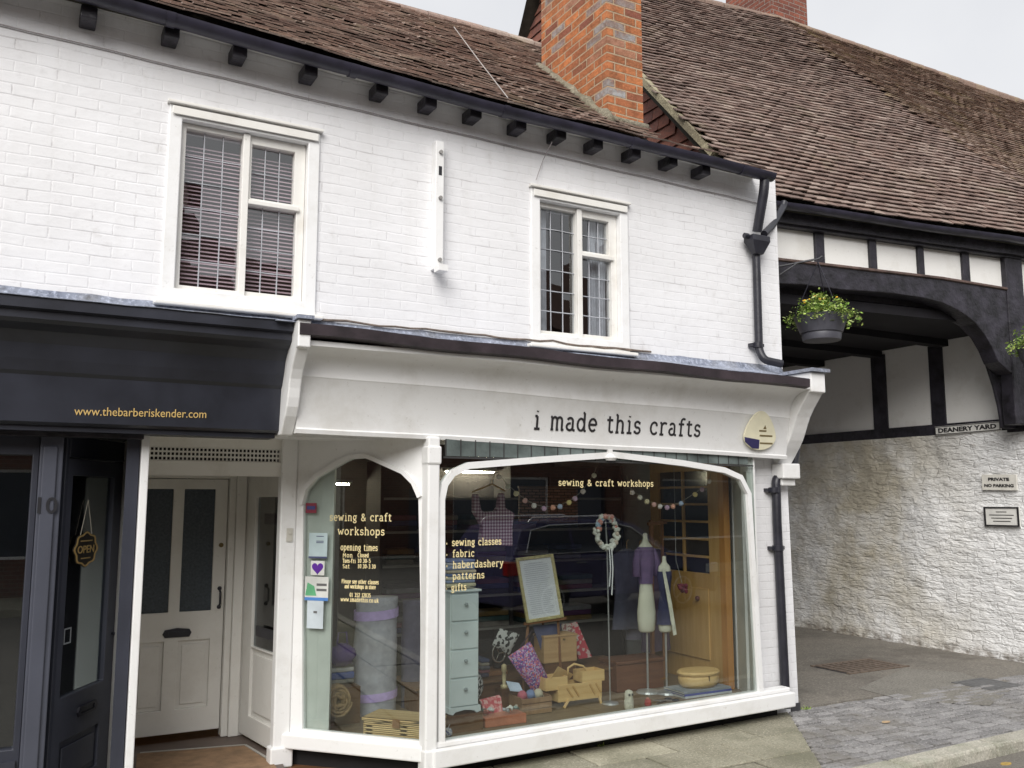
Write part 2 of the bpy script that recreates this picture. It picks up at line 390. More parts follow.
# ------------------------------------------------------------------ stroke alphabet (typewriter like, with slabs)
def arc(cx, cy, rx, ry, a0, a1, n=10):
    return [(cx+rx*cos(radians(a0+(a1-a0)*i/n)), cy+ry*sin(radians(a0+(a1-a0)*i/n))) for i in range(n+1)]
def sl(x, y, w=.13): return [(x-w, y), (x+w, y)]
A_ = 1.42
GL = {
 'a': (.78, [arc(.36, .72, .22, .25, 160, 0, 7)+[(.58, .72), (.58, .1), (.64, 0), (.76, 0)], arc(.34, .27, .25, .27, 75, 360, 10)+[(.58, .35)]]),
 'b': (.82, [[(.05, A_), (.16, A_), (.16, 0)], arc(.44, .48, .28, .48, 165, -165, 12)]),
 'c': (.76, [arc(.42, .49, .32, .49, 45, 320, 12), [(.64, .84), (.64, .68)]]),
 'd': (.84, [[(.52, A_), (.64, A_), (.64, 0), (.78, 0)], arc(.36, .48, .28, .48, 15, 345, 12)]),
 'e': (.76, [[(.1, .52), (.68, .52)]+arc(.39, .5, .30, .49, 5, 315, 12)]),
 'f': (.66, [[(.16, 0), (.5, 0)], [(.3, 0), (.3, 1.1)]+arc(.52, 1.12, .22, .3, 180, 50, 6), [(.08, .95), (.56, .95)]]),
 'g': (.8, [arc(.36, .6, .25, .36, 0, 360, 12), [(.56, .85), (.62, .95), (.76, .95)], [(.22, .28), (.18, .12), (.5, .06), (.62, -.08)]+arc(.38, -.16, .27, .22, 10, -200, 8)]),
 'h': (.86, [[(.05, A_), (.18, A_), (.18, 0)], sl(.18, 0), arc(.42, .66, .24, .32, 165, 0, 7)+[(.66, 0)], sl(.68, 0)]),
 'i': (.52, [[(.1, .97), (.27, .97), (.27, 0)], [(.06, 0), (.48, 0)], [(.25, 1.32), (.27, 1.36), (.28, 1.32)]]),
 'k': (.84, [[(.05, A_), (.18, A_), (.18, 0)], sl(.18, 0), [(.62, .97), (.2, .42)], [(.34, .6), (.66, 0)], sl(.68, 0), sl(.6, .97)]),
 'l': (.5, [[(.08, A_), (.26, A_), (.26, 0)], [(.06, 0), (.46, 0)]]),
 'm': (1.12, [[(.03, .97), (.15, .97), (.15, 0)], sl(.15, 0, .1), arc(.35, .72, .19, .25, 165, 0, 6)+[(.54, 0)], sl(.56, 0, .1), arc(.74, .72, .20, .25, 165, 0, 6)+[(.94, 0)], sl(.98, 0, .1)]),
 'n': (.86, [[(.05, .97), (.18, .97), (.18, 0)], sl(.18, 0), arc(.42, .66, .24, .32, 165, 0, 7)+[(.66, 0)], sl(.68, 0)]),
 'o': (.8, [arc(.4, .49, .31, .49, 0, 360, 14)]),
 'p': (.84, [[(.05, .97), (.17, .97), (.17, -.45)], sl(.17, -.45), arc(.45, .48, .28, .48, 165, -165, 12)]),
 'r': (.74, [[(.08, .97), (.22, .97), (.22, 0)], sl(.24, 0, .17), arc(.5, .62, .28, .36, 175, 50, 6)]),
 's': (.68, [arc(.34, .72, .22, .25, 40, 270, 8)+arc(.34, .25, .24, .25, 90, -140, 8), [(.53, .96), (.53, .76)], [(.12, .02), (.12, .22)]]),
 't': (.66, [[(.28, 1.28), (.28, .18)]+arc(.46, .18, .18, .18, 180, 320, 6), [(.06, .97), (.56, .97)]]),
 'u': (.86, [[(.05, .97), (.17, .97), (.17, .3)]+arc(.39, .28, .22, .28, 180, 350, 7), [(.5, .97), (.63, .97), (.63, 0), (.78, 0)]]),
 'v': (.8, [[(.12, .97), (.4, 0), (.68, .97)], sl(.12, .97), sl(.68, .97)]),
 'w': (1.1, [[(.12, .97), (.32, 0), (.54, .8), (.77, 0), (.97, .97)], sl(.12, .97), sl(.97, .97)]),
 'y': (.82, [[(.12, .97), (.42, .1)], [(.7, .97), (.32, -.3), (.2, -.42), (.06, -.36)], sl(.12, .97), sl(.68, .97)]),
 '&': (.95, [[(.86, 0), (.22, .95)]+arc(.4, 1.08, .2, .2, 200, -30, 8)+[(.5, .8), (.2, .55)]+arc(.38, .28, .28, .28, 130, 300, 7)+[(.72, .2), (.84, .6)]]),
 '.': (.3, [[(.12, 0), (.14, .05), (.16, 0)]]), '-': (.5, [[(.08, .45), (.42, .45)]]), '*': (.7, [[(.2, .4), (.4, .4)], [(.2, .55), (.4, .55)], [(.2, .48), (.4, .48)]]),
 '0': (.75, [arc(.37, .66, .27, .64, 0, 360, 12)]), '1': (.6, [[(.14, 1.1), (.32, 1.3), (.32, 0)], [(.12, 0), (.52, 0)]]),
 '2': (.75, [arc(.37, .95, .26, .35, 170, -20, 7)+[(.1, 0), (.64, 0)]]), '3': (.75, [arc(.36, .98, .24, .32, 150, -80, 7), arc(.36, .34, .27, .34, 80, -150, 7)]),
 '5': (.75, [[(.6, 1.3), (.2, 1.3), (.16, .75)]+arc(.36, .42, .27, .42, 110, -150, 8)]), ' ': (.55, []),
 'M': (1.05, [[(.16, 0), (.16, 1.3), (.5, .5), (.84, 1.3), (.84, 0)], sl(.16, 0), sl(.84, 0)]),
 'T': (.85, [[(.08, 1.1), (.08, 1.3), (.74, 1.3), (.74, 1.1)], [(.41, 1.3), (.41, 0)], sl(.41, 0)]),
 'F': (.8, [[(.7, 1.1), (.7, 1.3), (.1, 1.3)], [(.2, 1.3), (.2, 0)], [(.2, .7), (.5, .7)], sl(.2, 0)]),
 'S': (.8, [arc(.38, .98, .27, .32, 30, 270, 8)+arc(.38, .33, .29, .33, 90, -150, 8)]),
 'P': (.85, [[(.06, 1.3), (.4, 1.3)]+arc(.42, .97, .28, .33, 90, -90, 6)+[(.2, .64)], [(.2, 1.3), (.2, 0)], sl(.2, 0)]),
 'C': (.85, [arc(.45, .65, .36, .65, 50, 310, 12)]),
}
def script_text(txt, fr, x0, z0, size, weight=.11, width=None, align='l', depth=.5, out=0.002, n=6, mb=None):
    mb = mb or MB(); tot = sum(GL[c][0] for c in txt)+.12*(len(txt)-1)
    sx = size if width is None else width/tot
    x = x0-(tot*sx/2 if align == 'c' else 0)
    for c in txt:
        w, strokes = GL[c]
        for st in strokes:
            runs = [[st[0]]]
            for i in range(1, len(st)):
                runs[-1].append(st[i])
                if i < len(st)-1:
                    d0 = V((st[i][0]-st[i-1][0], st[i][1]-st[i-1][1])); d1 = V((st[i+1][0]-st[i][0], st[i+1][1]-st[i][1]))
                    if d0.length > 0 and d1.length > 0 and d0.angle(d1) > radians(48): runs.append([st[i]])
            for q_ in runs:
                o_ = out+random.uniform(0, .0004); mb.tube([fr(x+p[0]*sx, z0+p[1]*size, o_) for p in q_], weight*size/2, n, flat=(fr.n, depth))
        x += (w+.12)*sx
    return mb
def text_obj(body, name, fr, x0, z0, size, mat, parent, align='LEFT', out=.004, ext=.001, sx=1, bold=0):
    cu = bpy.data.curves.new(name, 'FONT'); cu.body = body; cu.size = size; cu.extrude = ext; cu.align_x = align; cu.offset = bold
    cu.resolution_u = 3
    tmp = bpy.data.objects.new(name, cu); COL.objects.link(tmp)
    bpy.context.view_layer.update()
    me = bpy.data.meshes.new_from_object(tmp.evaluated_get(bpy.context.evaluated_depsgraph_get()))
    bpy.data.objects.remove(tmp)
    root = parent
    while root.parent is not None: root = root.parent
    for v in me.vertices:
        p = fr(x0+v.co.x*sx, z0+v.co.y, out+v.co.z)-root.location; v.co = p
    me.materials.clear(); me.materials.append(mat); me.name = name
    o = bpy.data.objects.new(name, me); COL.objects.link(o); o.parent = parent; return o
FW = Fr((0, 0, 0), (1, 0, 0), (0, 0, 1), (0, -1, 0))      # facade frame: a=X, b=Z, c=outward
def rect(x0, x1, z0, z1): return [(x0, z0), (x1, z0), (x1, z1), (x0, z1)]
def lerp(a, b, t): return a+(b-a)*t

# ------------------------------------------------------------------ world, light, camera
cam = bpy.data.cameras.new('camera'); co = bpy.data.objects.new('camera', cam); COL.objects.link(co)
cam.sensor_fit = 'HORIZONTAL'; cam.sensor_width = 36; cam.lens = F_PX/1024*36; cam.clip_start = .05; cam.clip_end = 3000
R = Matrix((rt, up, -fw)).transposed().to_4x4(); R.translation = CAM; co.matrix_world = R
S.camera = co
W = bpy.data.worlds.new('World'); S.world = W; W.use_nodes = True; t = W.node_tree
bg = t.nodes['Background']; sk = t.nodes.new('ShaderNodeTexSky'); sk.sky_type = 'NISHITA'; sk.sun_disc = False
SE, SR = radians(37), radians(200)
sk.sun_elevation = SE; sk.sun_rotation = SR; sk.air_density = 1.0; sk.dust_density = 4; sk.ozone_density = 1
hs = t.nodes.new('ShaderNodeHueSaturation'); hs.inputs['Saturation'].default_value = .12; t.links.new(sk.outputs[0], hs.inputs['Color'])
tc = t.nodes.new('ShaderNodeTexCoord'); cl = noise(t, tc.outputs['Generated'], 3.0, 5, .5)
veil = mixc(t, ramp(t, cl, [(.35, 0.), (.7, 1.)]), (7.7, 7.85, 8.25), (9.0, 9.1, 9.3))
t.links.new(mixc(t, .8, hs.outputs[0], veil), bg.inputs['Color']); bg.inputs['Strength'].default_value = .070
sd = bpy.data.lights.new('sun', 'SUN'); sd.energy = 2.2; sd.angle = radians(45); sd.color = (1, .97, .93)
so = bpy.data.objects.new('sun', sd); COL.objects.link(so)
SAZ = radians(220)    # where the light comes from, clockwise from +Y
dirv = V((sin(SAZ)*cos(SE), cos(SAZ)*cos(SE), sin(SE))); so.rotation_euler = dirv.to_track_quat('Z', 'Y').to_euler()
sk.sun_rotation = SAZ
S.view_settings.view_transform = 'Standard'; S.view_settings.look = 'None'; S.view_settings.exposure = .70; S.view_settings.gamma = 1
S.render.resolution_x = 1024; S.render.resolution_y = 768
S.cycles.max_bounces = 8; S.cycles.transparent_max_bounces = 16

# ================================================================== GROUND
struct(MB().box(-60, 80, -60, 60, -.35, -.075).build('ground', ROAD))
XL = -3.2
base = MB(); base.plate([(-14, -1.5), (4.62, -1.5), (5.8, -.02), (5.8, .1), (5.3, 2.2), (-14, 2.2)], [], WORLD, -.2, -.012)
struct(base.build('pavement_bedding', DIRT))
# flagstones: rows of big slabs
def boundary_x(y): return 4.9+(y+1.163)*(.9/1.144)
fl = MB()
rows = [(-1.42, -.93), (-.93, -.5), (-.5, -.02), (-.02, .55)]
for ri, (y0, y1) in enumerate(rows):
    x = -10+ri*.31
    while x < 6:
        w = random.uniform(.55, 1.0); x1 = x+w
        a0, a1 = min(x1, boundary_x(y0)-.012), min(x1, boundary_x(y1)-.012)
        if x+.06 < min(a0, a1):
            g = .008; dz = random.uniform(-.004, .003); tz = [dz+random.uniform(-.003, .003) for _ in range(4)]
            xs = x+g
            P = [V((xs, y0+g, -.1)), V((a0-g, y0+g, -.1)), V((a1-g, y1-g, -.1)), V((xs, y1-g, -.1))]
            fl.hexa(P+[V((p.x, p.y, tz[i])) for i, p in enumerate(P)])
        x = x1
struct(fl.build('pavement_flagstones', FLAG, bevel=.006))
# setts crossing
sb = MB(); sb.plate([(4.58, -1.45), (14, -1.45), (14, .1), (5.75, .1)], [], WORLD, -.2, -.022)
struct(sb.build('setts_bedding', DIRT))
st = MB(); ang = radians(4)
for j in range(19):
    y = -1.35+j*.082
    x = boundary_x(y)+.012-(j % 2)*0; first = True
    while x < 13:
        w = random.uniform(.17, .2) if not first else random.choice((.1, .19)); first = False
        cy_ = y-.02*(x-5)*0
        if y+.07 < .06:
            z = random.uniform(-.006, .004); tl = [z+random.uniform(-.003, .003) for _ in range(4)]
            P = [V((x, y, -.1)), V((x+w-.014, y, -.1)), V((x+w-.014, y+.066, -.1)), V((x, y+.066, -.1))]
            st.hexa(P+[V((p.x, p.y, tl[i])) for i, p in enumerate(P)])
        x += w
struct(st.build('sett_paving', SETT, bevel=.006))
# kerb stones
kb = MB(); x = 4.3
def ky(x): return -1.38+.03*(x-5) if x > 5 else -1.38
while x < 13:
    w = random.uniform(.8, 1.1); z0 = .012
    kb.hexa([V((x+.006, ky(x)-.16, -.2)), V((x+w-.006, ky(x+w)-.16, -.2)), V((x+w-.006, ky(x+w), -.2)), V((x+.006, ky(x), -.2)),
             V((x+.006, ky(x)-.16, z0)), V((x+w-.006, ky(x+w)-.16, z0)), V((x+w-.006, ky(x+w), z0+.004)), V((x+.006, ky(x), z0+.004))])
    x += w
x = 4.3
while x > -10:
    w = random.uniform(.8, 1.0)
    kb.box(x-w+.006, x-.006, -1.58, -1.43, -.2, .01); x -= w
struct(kb.build('kerb', KERB, bevel=.02))
# passage tarmac, gently patched
tm = MB(); tm.plate([(5.7, .075), (7.4, .06), (8.6, -.1), (14, -.15), (14, .4), (9.9, 16), (5.7, 16)], [], WORLD, -.2, -.006)
struct(tm.build('passage_tarmac', TARM))
ptch = MB(); pp = [atZ(x, y) for x, y in ((858, 688), (905, 668), (960, 672), (1010, 690), (990, 705), (905, 700))]
ptch.plate([(p.x, p.y) for p in pp], [], WORLD, -.004, -.002)
struct(ptch.build('tarmac_patch', m_ground('tarmac_patch_surface', (.17, .16, .14), (.25, .235, .205), 3, 60)))
c = atZ(860, 666)
dg = thing('drain_grate', 'rusty slotted drain grate sunk in the tarmac of the covered passage', 'drain', (c.x, c.y, 0))
RUST = simple('rusty_iron', (.15, .115, .09), .8, .4, 20, .5)
g = MB()
for i in range(9): g.box(c.x-.42+i*.10, c.x-.36+i*.10, c.y-.22, c.y+.22, -.004, .006)
g.build('bars', RUST, dg)
g = MB(); g.box(c.x-.46, c.x+.46, c.y-.26, c.y-.22, -.004, .007); g.box(c.x-.46, c.x+.46, c.y+.22, c.y+.26, -.004, .007); g.build('frame', RUST, dg)
g = MB(); g.box(c.x-.45, c.x+.45, c.y-.23, c.y+.23, -.006, -.001); g.build('pit_shade_plate', DARKIN, dg)  # flat dark plate, shade of a pit put into its colour
c = atZ(987, 684)
mh = thing('manhole_cover', 'small square grey manhole cover in the tarmac near the passage wall', 'manhole cover', (c.x, c.y, 0))
g = MB(); g.box(c.x-.19, c.x+.19, c.y-.16, c.y+.16, -.004, .004); g.build('lid', simple('worn_iron', (.12, .12, .12), .6, .3, 30, .6), mh)
g = MB()
g.plate(rect(c.x-.24, c.x+.24, c.y-.21, c.y+.21), [rect(c.x-.2, c.x+.2, c.y-.17, c.y+.17)], WORLD, -.004, .004); g.build('rim', simple('worn_iron', (.12, .12, .12), .6, .3, 30, .6), mh)

# ================================================================== CRAFT SHOP BUILDING
B = thing('craft_shop_building', 'white painted brick building with craft shop window, leaded upstairs windows and tiled roof', 'building', (3.5, 0, 0))
XR = 5.88
w1 = (.80, 1.60, 3.03, 4.11); w2 = (3.395, 4.14, 2.985, 4.02)
wall = MB()
wall.plate([(XL, 2.15), (XR, 2.15), (XR, 4.62), (4.7, 4.64), (3.0, 4.66), (.1, 4.74), (XL, 4.78)], [rect(w_[0]-.02, w_[1]+.02, w_[2]-.02, w_[3]+.02) for w_ in (w1, w2)], FW, -.28, 0)
o_wall = wall.build('wall', PB, B)
side = MB(); side.box(XR-.25, XR, .281, 9.5, 0, 4.5); side.box(XL, XL+.25, .281, 6, 0, 4.6); side.box(XL+.251, XR-.251, 5.75, 6, 0, 4.6)
side.build('side_wall', PB, B)
# pier right of the shop window
pr = MB(); pr.box(5.50, XR+.001, .0, .28, -.02, 2.148)
pr.hexa([V((5.505, -.002, -.02)), V((XR+.035, -.002, -.02)), V((XR+.035, .27, -.02)), V((5.505, .27, -.02)), V((5.505, -.002, 1.9)), V((XR+.003, -.002, 1.9)), V((XR+.003, .27, 1.9)), V((5.505, .27, 1.9))])
pr.build('pier', PB, B)
pl = MB(); pl.box(5.82, XR+.045, -.012, .05, -.03, .06); pl.build('pier_foot', simple('dark_plinth', (.05, .05, .055), .8, .3), B)
# floors inside
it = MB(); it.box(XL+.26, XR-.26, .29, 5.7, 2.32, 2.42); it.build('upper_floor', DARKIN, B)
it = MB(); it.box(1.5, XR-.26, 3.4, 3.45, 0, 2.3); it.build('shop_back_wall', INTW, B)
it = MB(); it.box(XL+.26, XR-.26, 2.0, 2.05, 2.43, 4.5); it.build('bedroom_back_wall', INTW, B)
it = MB(); it.box(XL+.26, XR-.26, .05, 5.7, -.02, .0); it.build('shop_floor', BROWN, B)
it = MB(); it.box(XL+.26, XR-.26, .3, 5.7, 4.50, 4.55); it.build('loft_floor', DARKIN, B)

# ---- upstairs windows
def sash(win, label, ncol, rl, ru, rw, blind, split):
    x0, x1, z0, z1 = win; xm = (x0+x1)/2+.005
    sw = MB()   # moulded surround
    e = .078
    sw.plate([(x0-e, z0-.085), (x1+e, z0-.085), (x1+e, z1+.085), (x0-e, z1+.085)], [rect(x0, x1, z0, z1)], FW, -.12, .018)
    s_ = sw.build('sash_window', WH, B, bevel=.006); s_['label'] = label
    hd = MB(); hd.box(x0-e-.015, x1+e+.015, -.045, -.001, z1+.086, z1+.105); hd.box(x0-e+.015, x1+e-.015, -.036, -.0285, z1+.018, z1+.07); hd.build('head_moulding', CREAM, s_, bevel=.004)
    sl_ = MB(); sl_.box(x0-e-.04, x1+e+.04, -.075, -.0, z0-.115, z0-.087); sl_.build('sill', CREAM, s_, bevel=.008)
    fr_ = MB(); y = -.065      # frame: casement left, two lights right
    q = .03
    fr_.plate(rect(x0+.002, x1-.002, z0+.002, z1-.002), [rect(x0+.035, xm-.022, z0+.035, z1-.035), rect(xm+.022, x1-.055, z0+.04, split-.018), rect(xm+.04, x1-.075, split+.028, z1-.06)], FW, -.1, -.035)
    fr_.plate(rect(xm+.0225, x1-.04, split-.018, split+.012), [], FW, -.0345, -.015)
    fr_.plate(rect(xm-.022, xm+.022, z0+.004, z1-.004), [], FW, -.0345, -.012)
    fr_.build('frame', CREAM, s_, bevel=.004)
    pn = MB(); lc = MB()
    def grid(a0, a1, b0, b1, nc, nr):
        for i in range(nc):
            for j in range(nr):
                xa_, xb_, za_, zb2 = lerp(a0-.004, a1+.004, i/nc), lerp(a0-.004, a1+.004, (i+1)/nc), lerp(b0-.004, b1+.004, j/nr), lerp(b0-.004, b1+.004, (j+1)/nr)
                ta, tb_ = random.gauss(0, .012), random.gauss(0, .012)
                yy = lambda x, z: .075+ta*(x-(xa_+xb_)/2)+tb_*(z-(za_+zb2)/2)
                pn.quad(V((xa_, yy(xa_, za_), za_)), V((xb_, yy(xb_, za_), za_)), V((xb_, yy(xb_, zb2), zb2)), V((xa_, yy(xa_, zb2), zb2)))
        for i in range(1, nc):
            x = a0+(a1-a0)*i/nc; lc.tube([(x, .068, b0), (x+random.uniform(-.004, .004), .068, (b0+b1)/2), (x, .068, b1)], .0042, 6)
        for j in range(1, nr):
            z = b0+(b1-b0)*j/nr; lc.tube([(a0, .0675, z), ((a0+a1)/2, .0675, z+random.uniform(-.004, .004)), (a1, .0675, z)], .0042, 6)
    grid(x0+.035, xm-.022, z0+.035, z1-.035, ncol, rw); grid(xm+.022, x1-.055, z0+.04, split-.018, ncol, rl); grid(xm+.04, x1-.075, split+.028, z1-.06, ncol, ru)
    pn.build('pane', LGLASS, s_, fixn=False)
    lc.build('lead_cames', simple('lead_came', (.42, .43, .46), .5, .2), s_)
    if blind:
        bl = MB(); z = z0+.02
        while z < z1-.12: bl.hexa([V((x0+.03, .12, z)), V((x1-.03, .12, z)), V((x1-.03, .135, z+.012)), V((x0+.03, .135, z+.012)), V((x0+.03, .12, z+.002)), V((x1-.03, .12, z+.002)), V((x1-.03, .135, z+.014)), V((x0+.03, .135, z+.014))]); z += .026
        bl.build('blind', simple('maroon_blind', (.72, .52, .55), .5, .1), s_)
    else:
        cu = MB()
        for (c0, c1) in ((x0+.02, x0+.16), (x1-.2, x1-.03)):
            n = 24; vs = []
            for i in range(n+1):
                x = lerp(c0, c1, i/n); yy = .16+.02*sin(i*1.9)
                vs += [V((x, yy, z0)), V((x, yy, z1))]
            cu.add(vs, [(2*i, 2*i+2, 2*i+3, 2*i+1) for i in range(n)])
        cu.build('curtain', cloth('net_curtain', (.55, .56, .58)), s_, True)
    return s_
sash(w1, 'upstairs window with blind', 3, 4, 2, 6, True, 3.66)
sash(w2, 'upstairs window with pale curtains', 3, 4, 2, 6, False, 3.66)

# ---- white batten with bolts
p = at(438, 142, -.05); q = at(439, 270, -.05); xb = (p.x+q.x)/2
bt = MB(); bt.box(xb-.035, xb+.03, -.075, .0, q.z, p.z); o = bt.build('wall_batten', WH, B, bevel=.005)
BOLT = simple('worn_bolt', (.25, .24, .23), .5, .3)
for f_ in (.09, .45, .93):
    zz = lerp(p.z, q.z, f_); MB().tube([(xb, -.073, zz), (xb, -.093, zz)], .014, 8).build('bolt', BOLT, o)
bb = MB(); bb.box(xb-.012, xb+.012, -.0775, -.074, lerp(p.z, q.z, .2), lerp(p.z, q.z, .27)); bb.build('slot', CHARC, o)
bt = MB(); bt.box(xb-.04, xb+.03, -.16, -.0755, q.z-.03, q.z+.015); bt.build('bracket_foot', WH, o)

# ---- left roof
EV = [(-3.4, 4.70), (.14, 4.618), (1.81, 4.547), (3.07, 4.51), (4.72, 4.503), (5.9, 4.485)]   # sagging eaves: underside of the gutter along X
def ev(x):
    x = min(max(x, EV[0][0]), EV[-1][0])
    for (a, za), (b, zb) in zip(EV, EV[1:]):
        if a <= x <= b: return lerp(za, zb, (x-a)/(b-a))
class Bent(Fr):
    def __call__(s, a, b, c=0):
        p = Fr.__call__(s, a, b, c); p.z += (ev(p.x)-4.507)*max(0, min(1, 1-b/TL)); return p
RT = atan2(1.87, 2.20); TL = 2.20/cos(RT)
RF = Bent((0, -.20, 4.60), (1, 0, 0), (0, cos(RT), sin(RT)), (0, -sin(RT), cos(RT)))
def inpoly(x, y, P):
    c = False; j = len(P)-1
    for i in range(len(P)):
        if (P[i][1] > y) != (P[j][1] > y) and x < (P[j][0]-P[i][0])*(y-P[i][1])/(P[j][1]-P[i][1])+P[i][0]: c = not c
        j = i
    return c
def tile_field(fr, P, tw=.165, gauge=.1, th=.014, sag=.03, seed=1, wob=.012, lift0=.034):
    rnd = random.Random(seed); mb = MB()
    xs = [p[0] for p in P]; ys = [p[1] for p in P]; r = 0; y = min(ys)
    while y < max(ys):
        x = min(xs)-(tw/2 if r % 2 else 0)
        rowlift = rnd.uniform(-.002, .002)
        while x < max(xs):
            cx_, cy_ = x+tw/2, y+gauge*.5
            if inpoly(cx_, cy_, P):
                s0 = max(0, sag*(.5+NZ.noise(V((cx_*.45, cy_*.45, seed))))+wob*NZ.noise(V((cx_*2.5, cy_*2.5, seed+5))))
                l = gauge*1.35; lift = lift0+rowlift+rnd.uniform(-.003, .004); tl = rnd.uniform(-.004, .004); dy = rnd.uniform(-.004, .004)
                g = .002
                a = fr(x+g, y+dy, s0+lift-tl); b = fr(x+tw-g, y+dy, s0+lift+tl); c2 = fr(x+tw-g, y+dy+l, s0+.004); d2 = fr(x+g, y+dy+l, s0+.004)
                n = fr.n*th
                v = [a-n, b-n, c2-n, d2-n, a, b, c2, d2]
                rv = rnd.random(); mb.add(v, [(4, 5, 6, 7), (0, 1, 5, 4), (1, 2, 6, 5), (3, 0, 4, 7)], rv)
            x += tw
        y += gauge; r += 1
    return mb
LP = [(XL-.1, 0), (5.60, 0), (5.60, .06), (4.45, .06), (4.45, 1.7), (4.63, 1.7), (4.63, TL), (XL-.1, TL)]
rf = MB(); rf.plate([(a, max(b, .05)) for a, b in LP], [], RF, -.10, -.045)
rf.plate([(XL-.1, 0), (4.63, 0), (4.63, TL), (XL-.1, TL)], [], Fr((0, 4.17, 4.62), (1, 0, 0), (0, -cos(RT), sin(RT)), (0, sin(RT), cos(RT))), -.08, -.018)
rf.plate([(.28, 4.55), (4.0, 4.55), (2.0, 6.4)], [], Fr((4.5, 0, 0), (0, 1, 0), (0, 0, 1)), 0, .12)
rf.box(4.63, 5.98, .1, 4.0, 4.62, 4.66)
o = rf.build('roof', DIRT, B)
tile_field(RF, LP, seed=3, lift0=.028, wob=.018, gauge=.078, tw=.15, th=.011).build('roof_tiles', TIL1, o, fixn=False)
rd = MB(); x = XL-.1
yr, zr = RF(0, TL).y, RF(0, TL).z
while x < 4.62:
    l = .3; rd.tube([(x, yr, zr-.02+.012*sin(x*2.)), (x+l-.008, yr, zr-.016+.012*sin(x*2.))], .075, 10); x += l
rd.build('ridge_tiles', TIL1, o)
# added light-bouncing board, rafter ends, gutter
bounce_board = MB(); xs_ = [XL, .14, 1.81, 3.07, 4.72, 5.6]
for a, b in zip(xs_, xs_[1:]): bounce_board.sweep([(-.15, ev(a)+.04), (-.004, ev(a)+.09), (-.004, ev(a)+.10), (-.15, ev(a)+.05)], a, b, [(-.15, ev(b)+.04), (-.004, ev(b)+.09), (-.004, ev(b)+.10), (-.15, ev(b)+.05)])
bounce_board.build('eaves_board', CREAM, B)  # cream board added to bounce light onto the wall below the gutter
for px, py in ((89, 14), (172, 33), (240, 52), (311, 72), (382, 90), (431, 103), (476, 114), (521, 126), (561, 135), (598, 145), (636, 154), (673, 162), (706, 171)):
    q = at(px, py, -.15)
    MB().box(q.x-.045, q.x+.045, -.16, -.003, q.z-.03, q.z+.05).build('rafter_end', BLK, B, bevel=.008)
for xx in (-.35, -.9, -1.5, -2.1, -2.7):
    MB().box(xx-.045, xx+.045, -.16, -.003, ev(xx)-.03, ev(xx)+.06).build('rafter_end', BLK, B)
gt = MB()
def gutter(mb, A, Bp, r, outd, nseg=14, sagv=.008, zf=None):
    A, Bp = V(A), V(Bp); m = 10; vs = []
    for i in range(nseg+1):
        p = A.lerp(Bp, i/nseg)+V((0, 0, sagv*sin(i*1.3)))
        if zf: p.z = zf(p.x)
        for k in range(m+1):
            a = -pi+pi*k/m; vs.append(p+outd*cos(a)*r+V((0, 0, sin(a)*r)))
        for k in range(m+1):
            a = -pi*k/m; vs.append(p+outd*cos(a)*(r-.008)+V((0, 0, sin(a)*(r-.008))))
    q = 2*(m+1)
    fs = [(i*q+k, i*q+(k+1) % q, (i+1)*q+(k+1) % q, (i+1)*q+k) for i in range(nseg) for k in range(q)]
    fs += [tuple(range(m+1)), tuple(nseg*q+k for k in range(m+1))[::-1]]
    mb.add(vs, fs)
gutter(gt, (XL, -.215, 4.575), (5.62, -.215, 4.535), .060, V((0, -1, 0)), nseg=40, zf=lambda x: ev(x)+.060+.003*sin(x*4))
x = XL+.4
while x < 5.5: gutter(gt, (x, -.215, 0), (x+.05, -.215, 0), .066, V((0, -1, 0)), nseg=1, zf=lambda x: ev(x)+.060); x += 1.15
gt.build('gutter', GUT, B, 'auto')
# cable pinned along the wall
cb = MB(); pts = []
for i in range(41):
    X_ = lerp(XL, 5.75, i/40); ca, cb2, cc2 = at(0, 25), at(350, 109), at(690, 188); zc_ = lerp(ca.z, cb2.z, (X_-ca.x)/(cb2.x-ca.x)) if X_ < cb2.x else lerp(cb2.z, cc2.z, (X_-cb2.x)/(cc2.x-cb2.x)); pts.append((X_, -.012, zc_+.003*sin(i*1.7)))
cb.tube(pts, .0045, 6)
pts = [at(552, 142, -.15), at(543, 160, -.02), at(536, 180, -.05)]; cb.tube(pts, .003, 5)
cb.build('wall_cable', simple('grey_cable', (.30, .27, .27), .6), B)
cb = MB(); cb.tube([RF.o+RF.u*0+(RF(0, 0)-RF.o)+V(p) for p in ()] or [onp(454, 27, RF(0, 0, .05), RF.n), onp(480, 62, RF(0, 0, .09), RF.n), onp(508, 98, RF(0, 0, .05), RF.n)], .0045, 5)
cb.build('aerial_cable', simple('pale_cable', (.36, .33, .31), .6), B)

# ---- chimney
ch = MB(); cx0, cx1, cy0, cy1 = 4.06, 4.42, .02, 1.06
ch.box(cx0, cx1, cy0, cy1, 4.7, 7.6); ch.box(cx0-.04, cx1+.04, cy0-.04, cy1+.04, 7.6, 7.82)
ch.box(cx0-.0, cx0+.0+.02, cy1, cy1+.01, 4.7, 5)
o = ch.build('chimney', CHB, B)
for yy in (.55, 1.1): MB().lathe([(.13, 0), (.11, .35), (.13, .4)], (4.41, yy, 7.82), 14).build('chimney_pot', simple('terracotta', (.33, .13, .07), .8), o, True)
fl_ = MB()   # mortar flaunching where the stack meets the tiles
pts = [(cx0-.02, RF.inv((0, y, 0)) and y) for y in ()]
def rz(y): return 4.60+(y+.20)*tan(RT)
path = [V((cx0-.012, y, rz(y)+.03+.015*sin(y*23))) for y in [cy0-.05+i*(cy1-cy0+.1)/14 for i in range(15)]]
fl_.tube(path, [.05+.014*sin(i*2.1) for i in range(15)], 8)
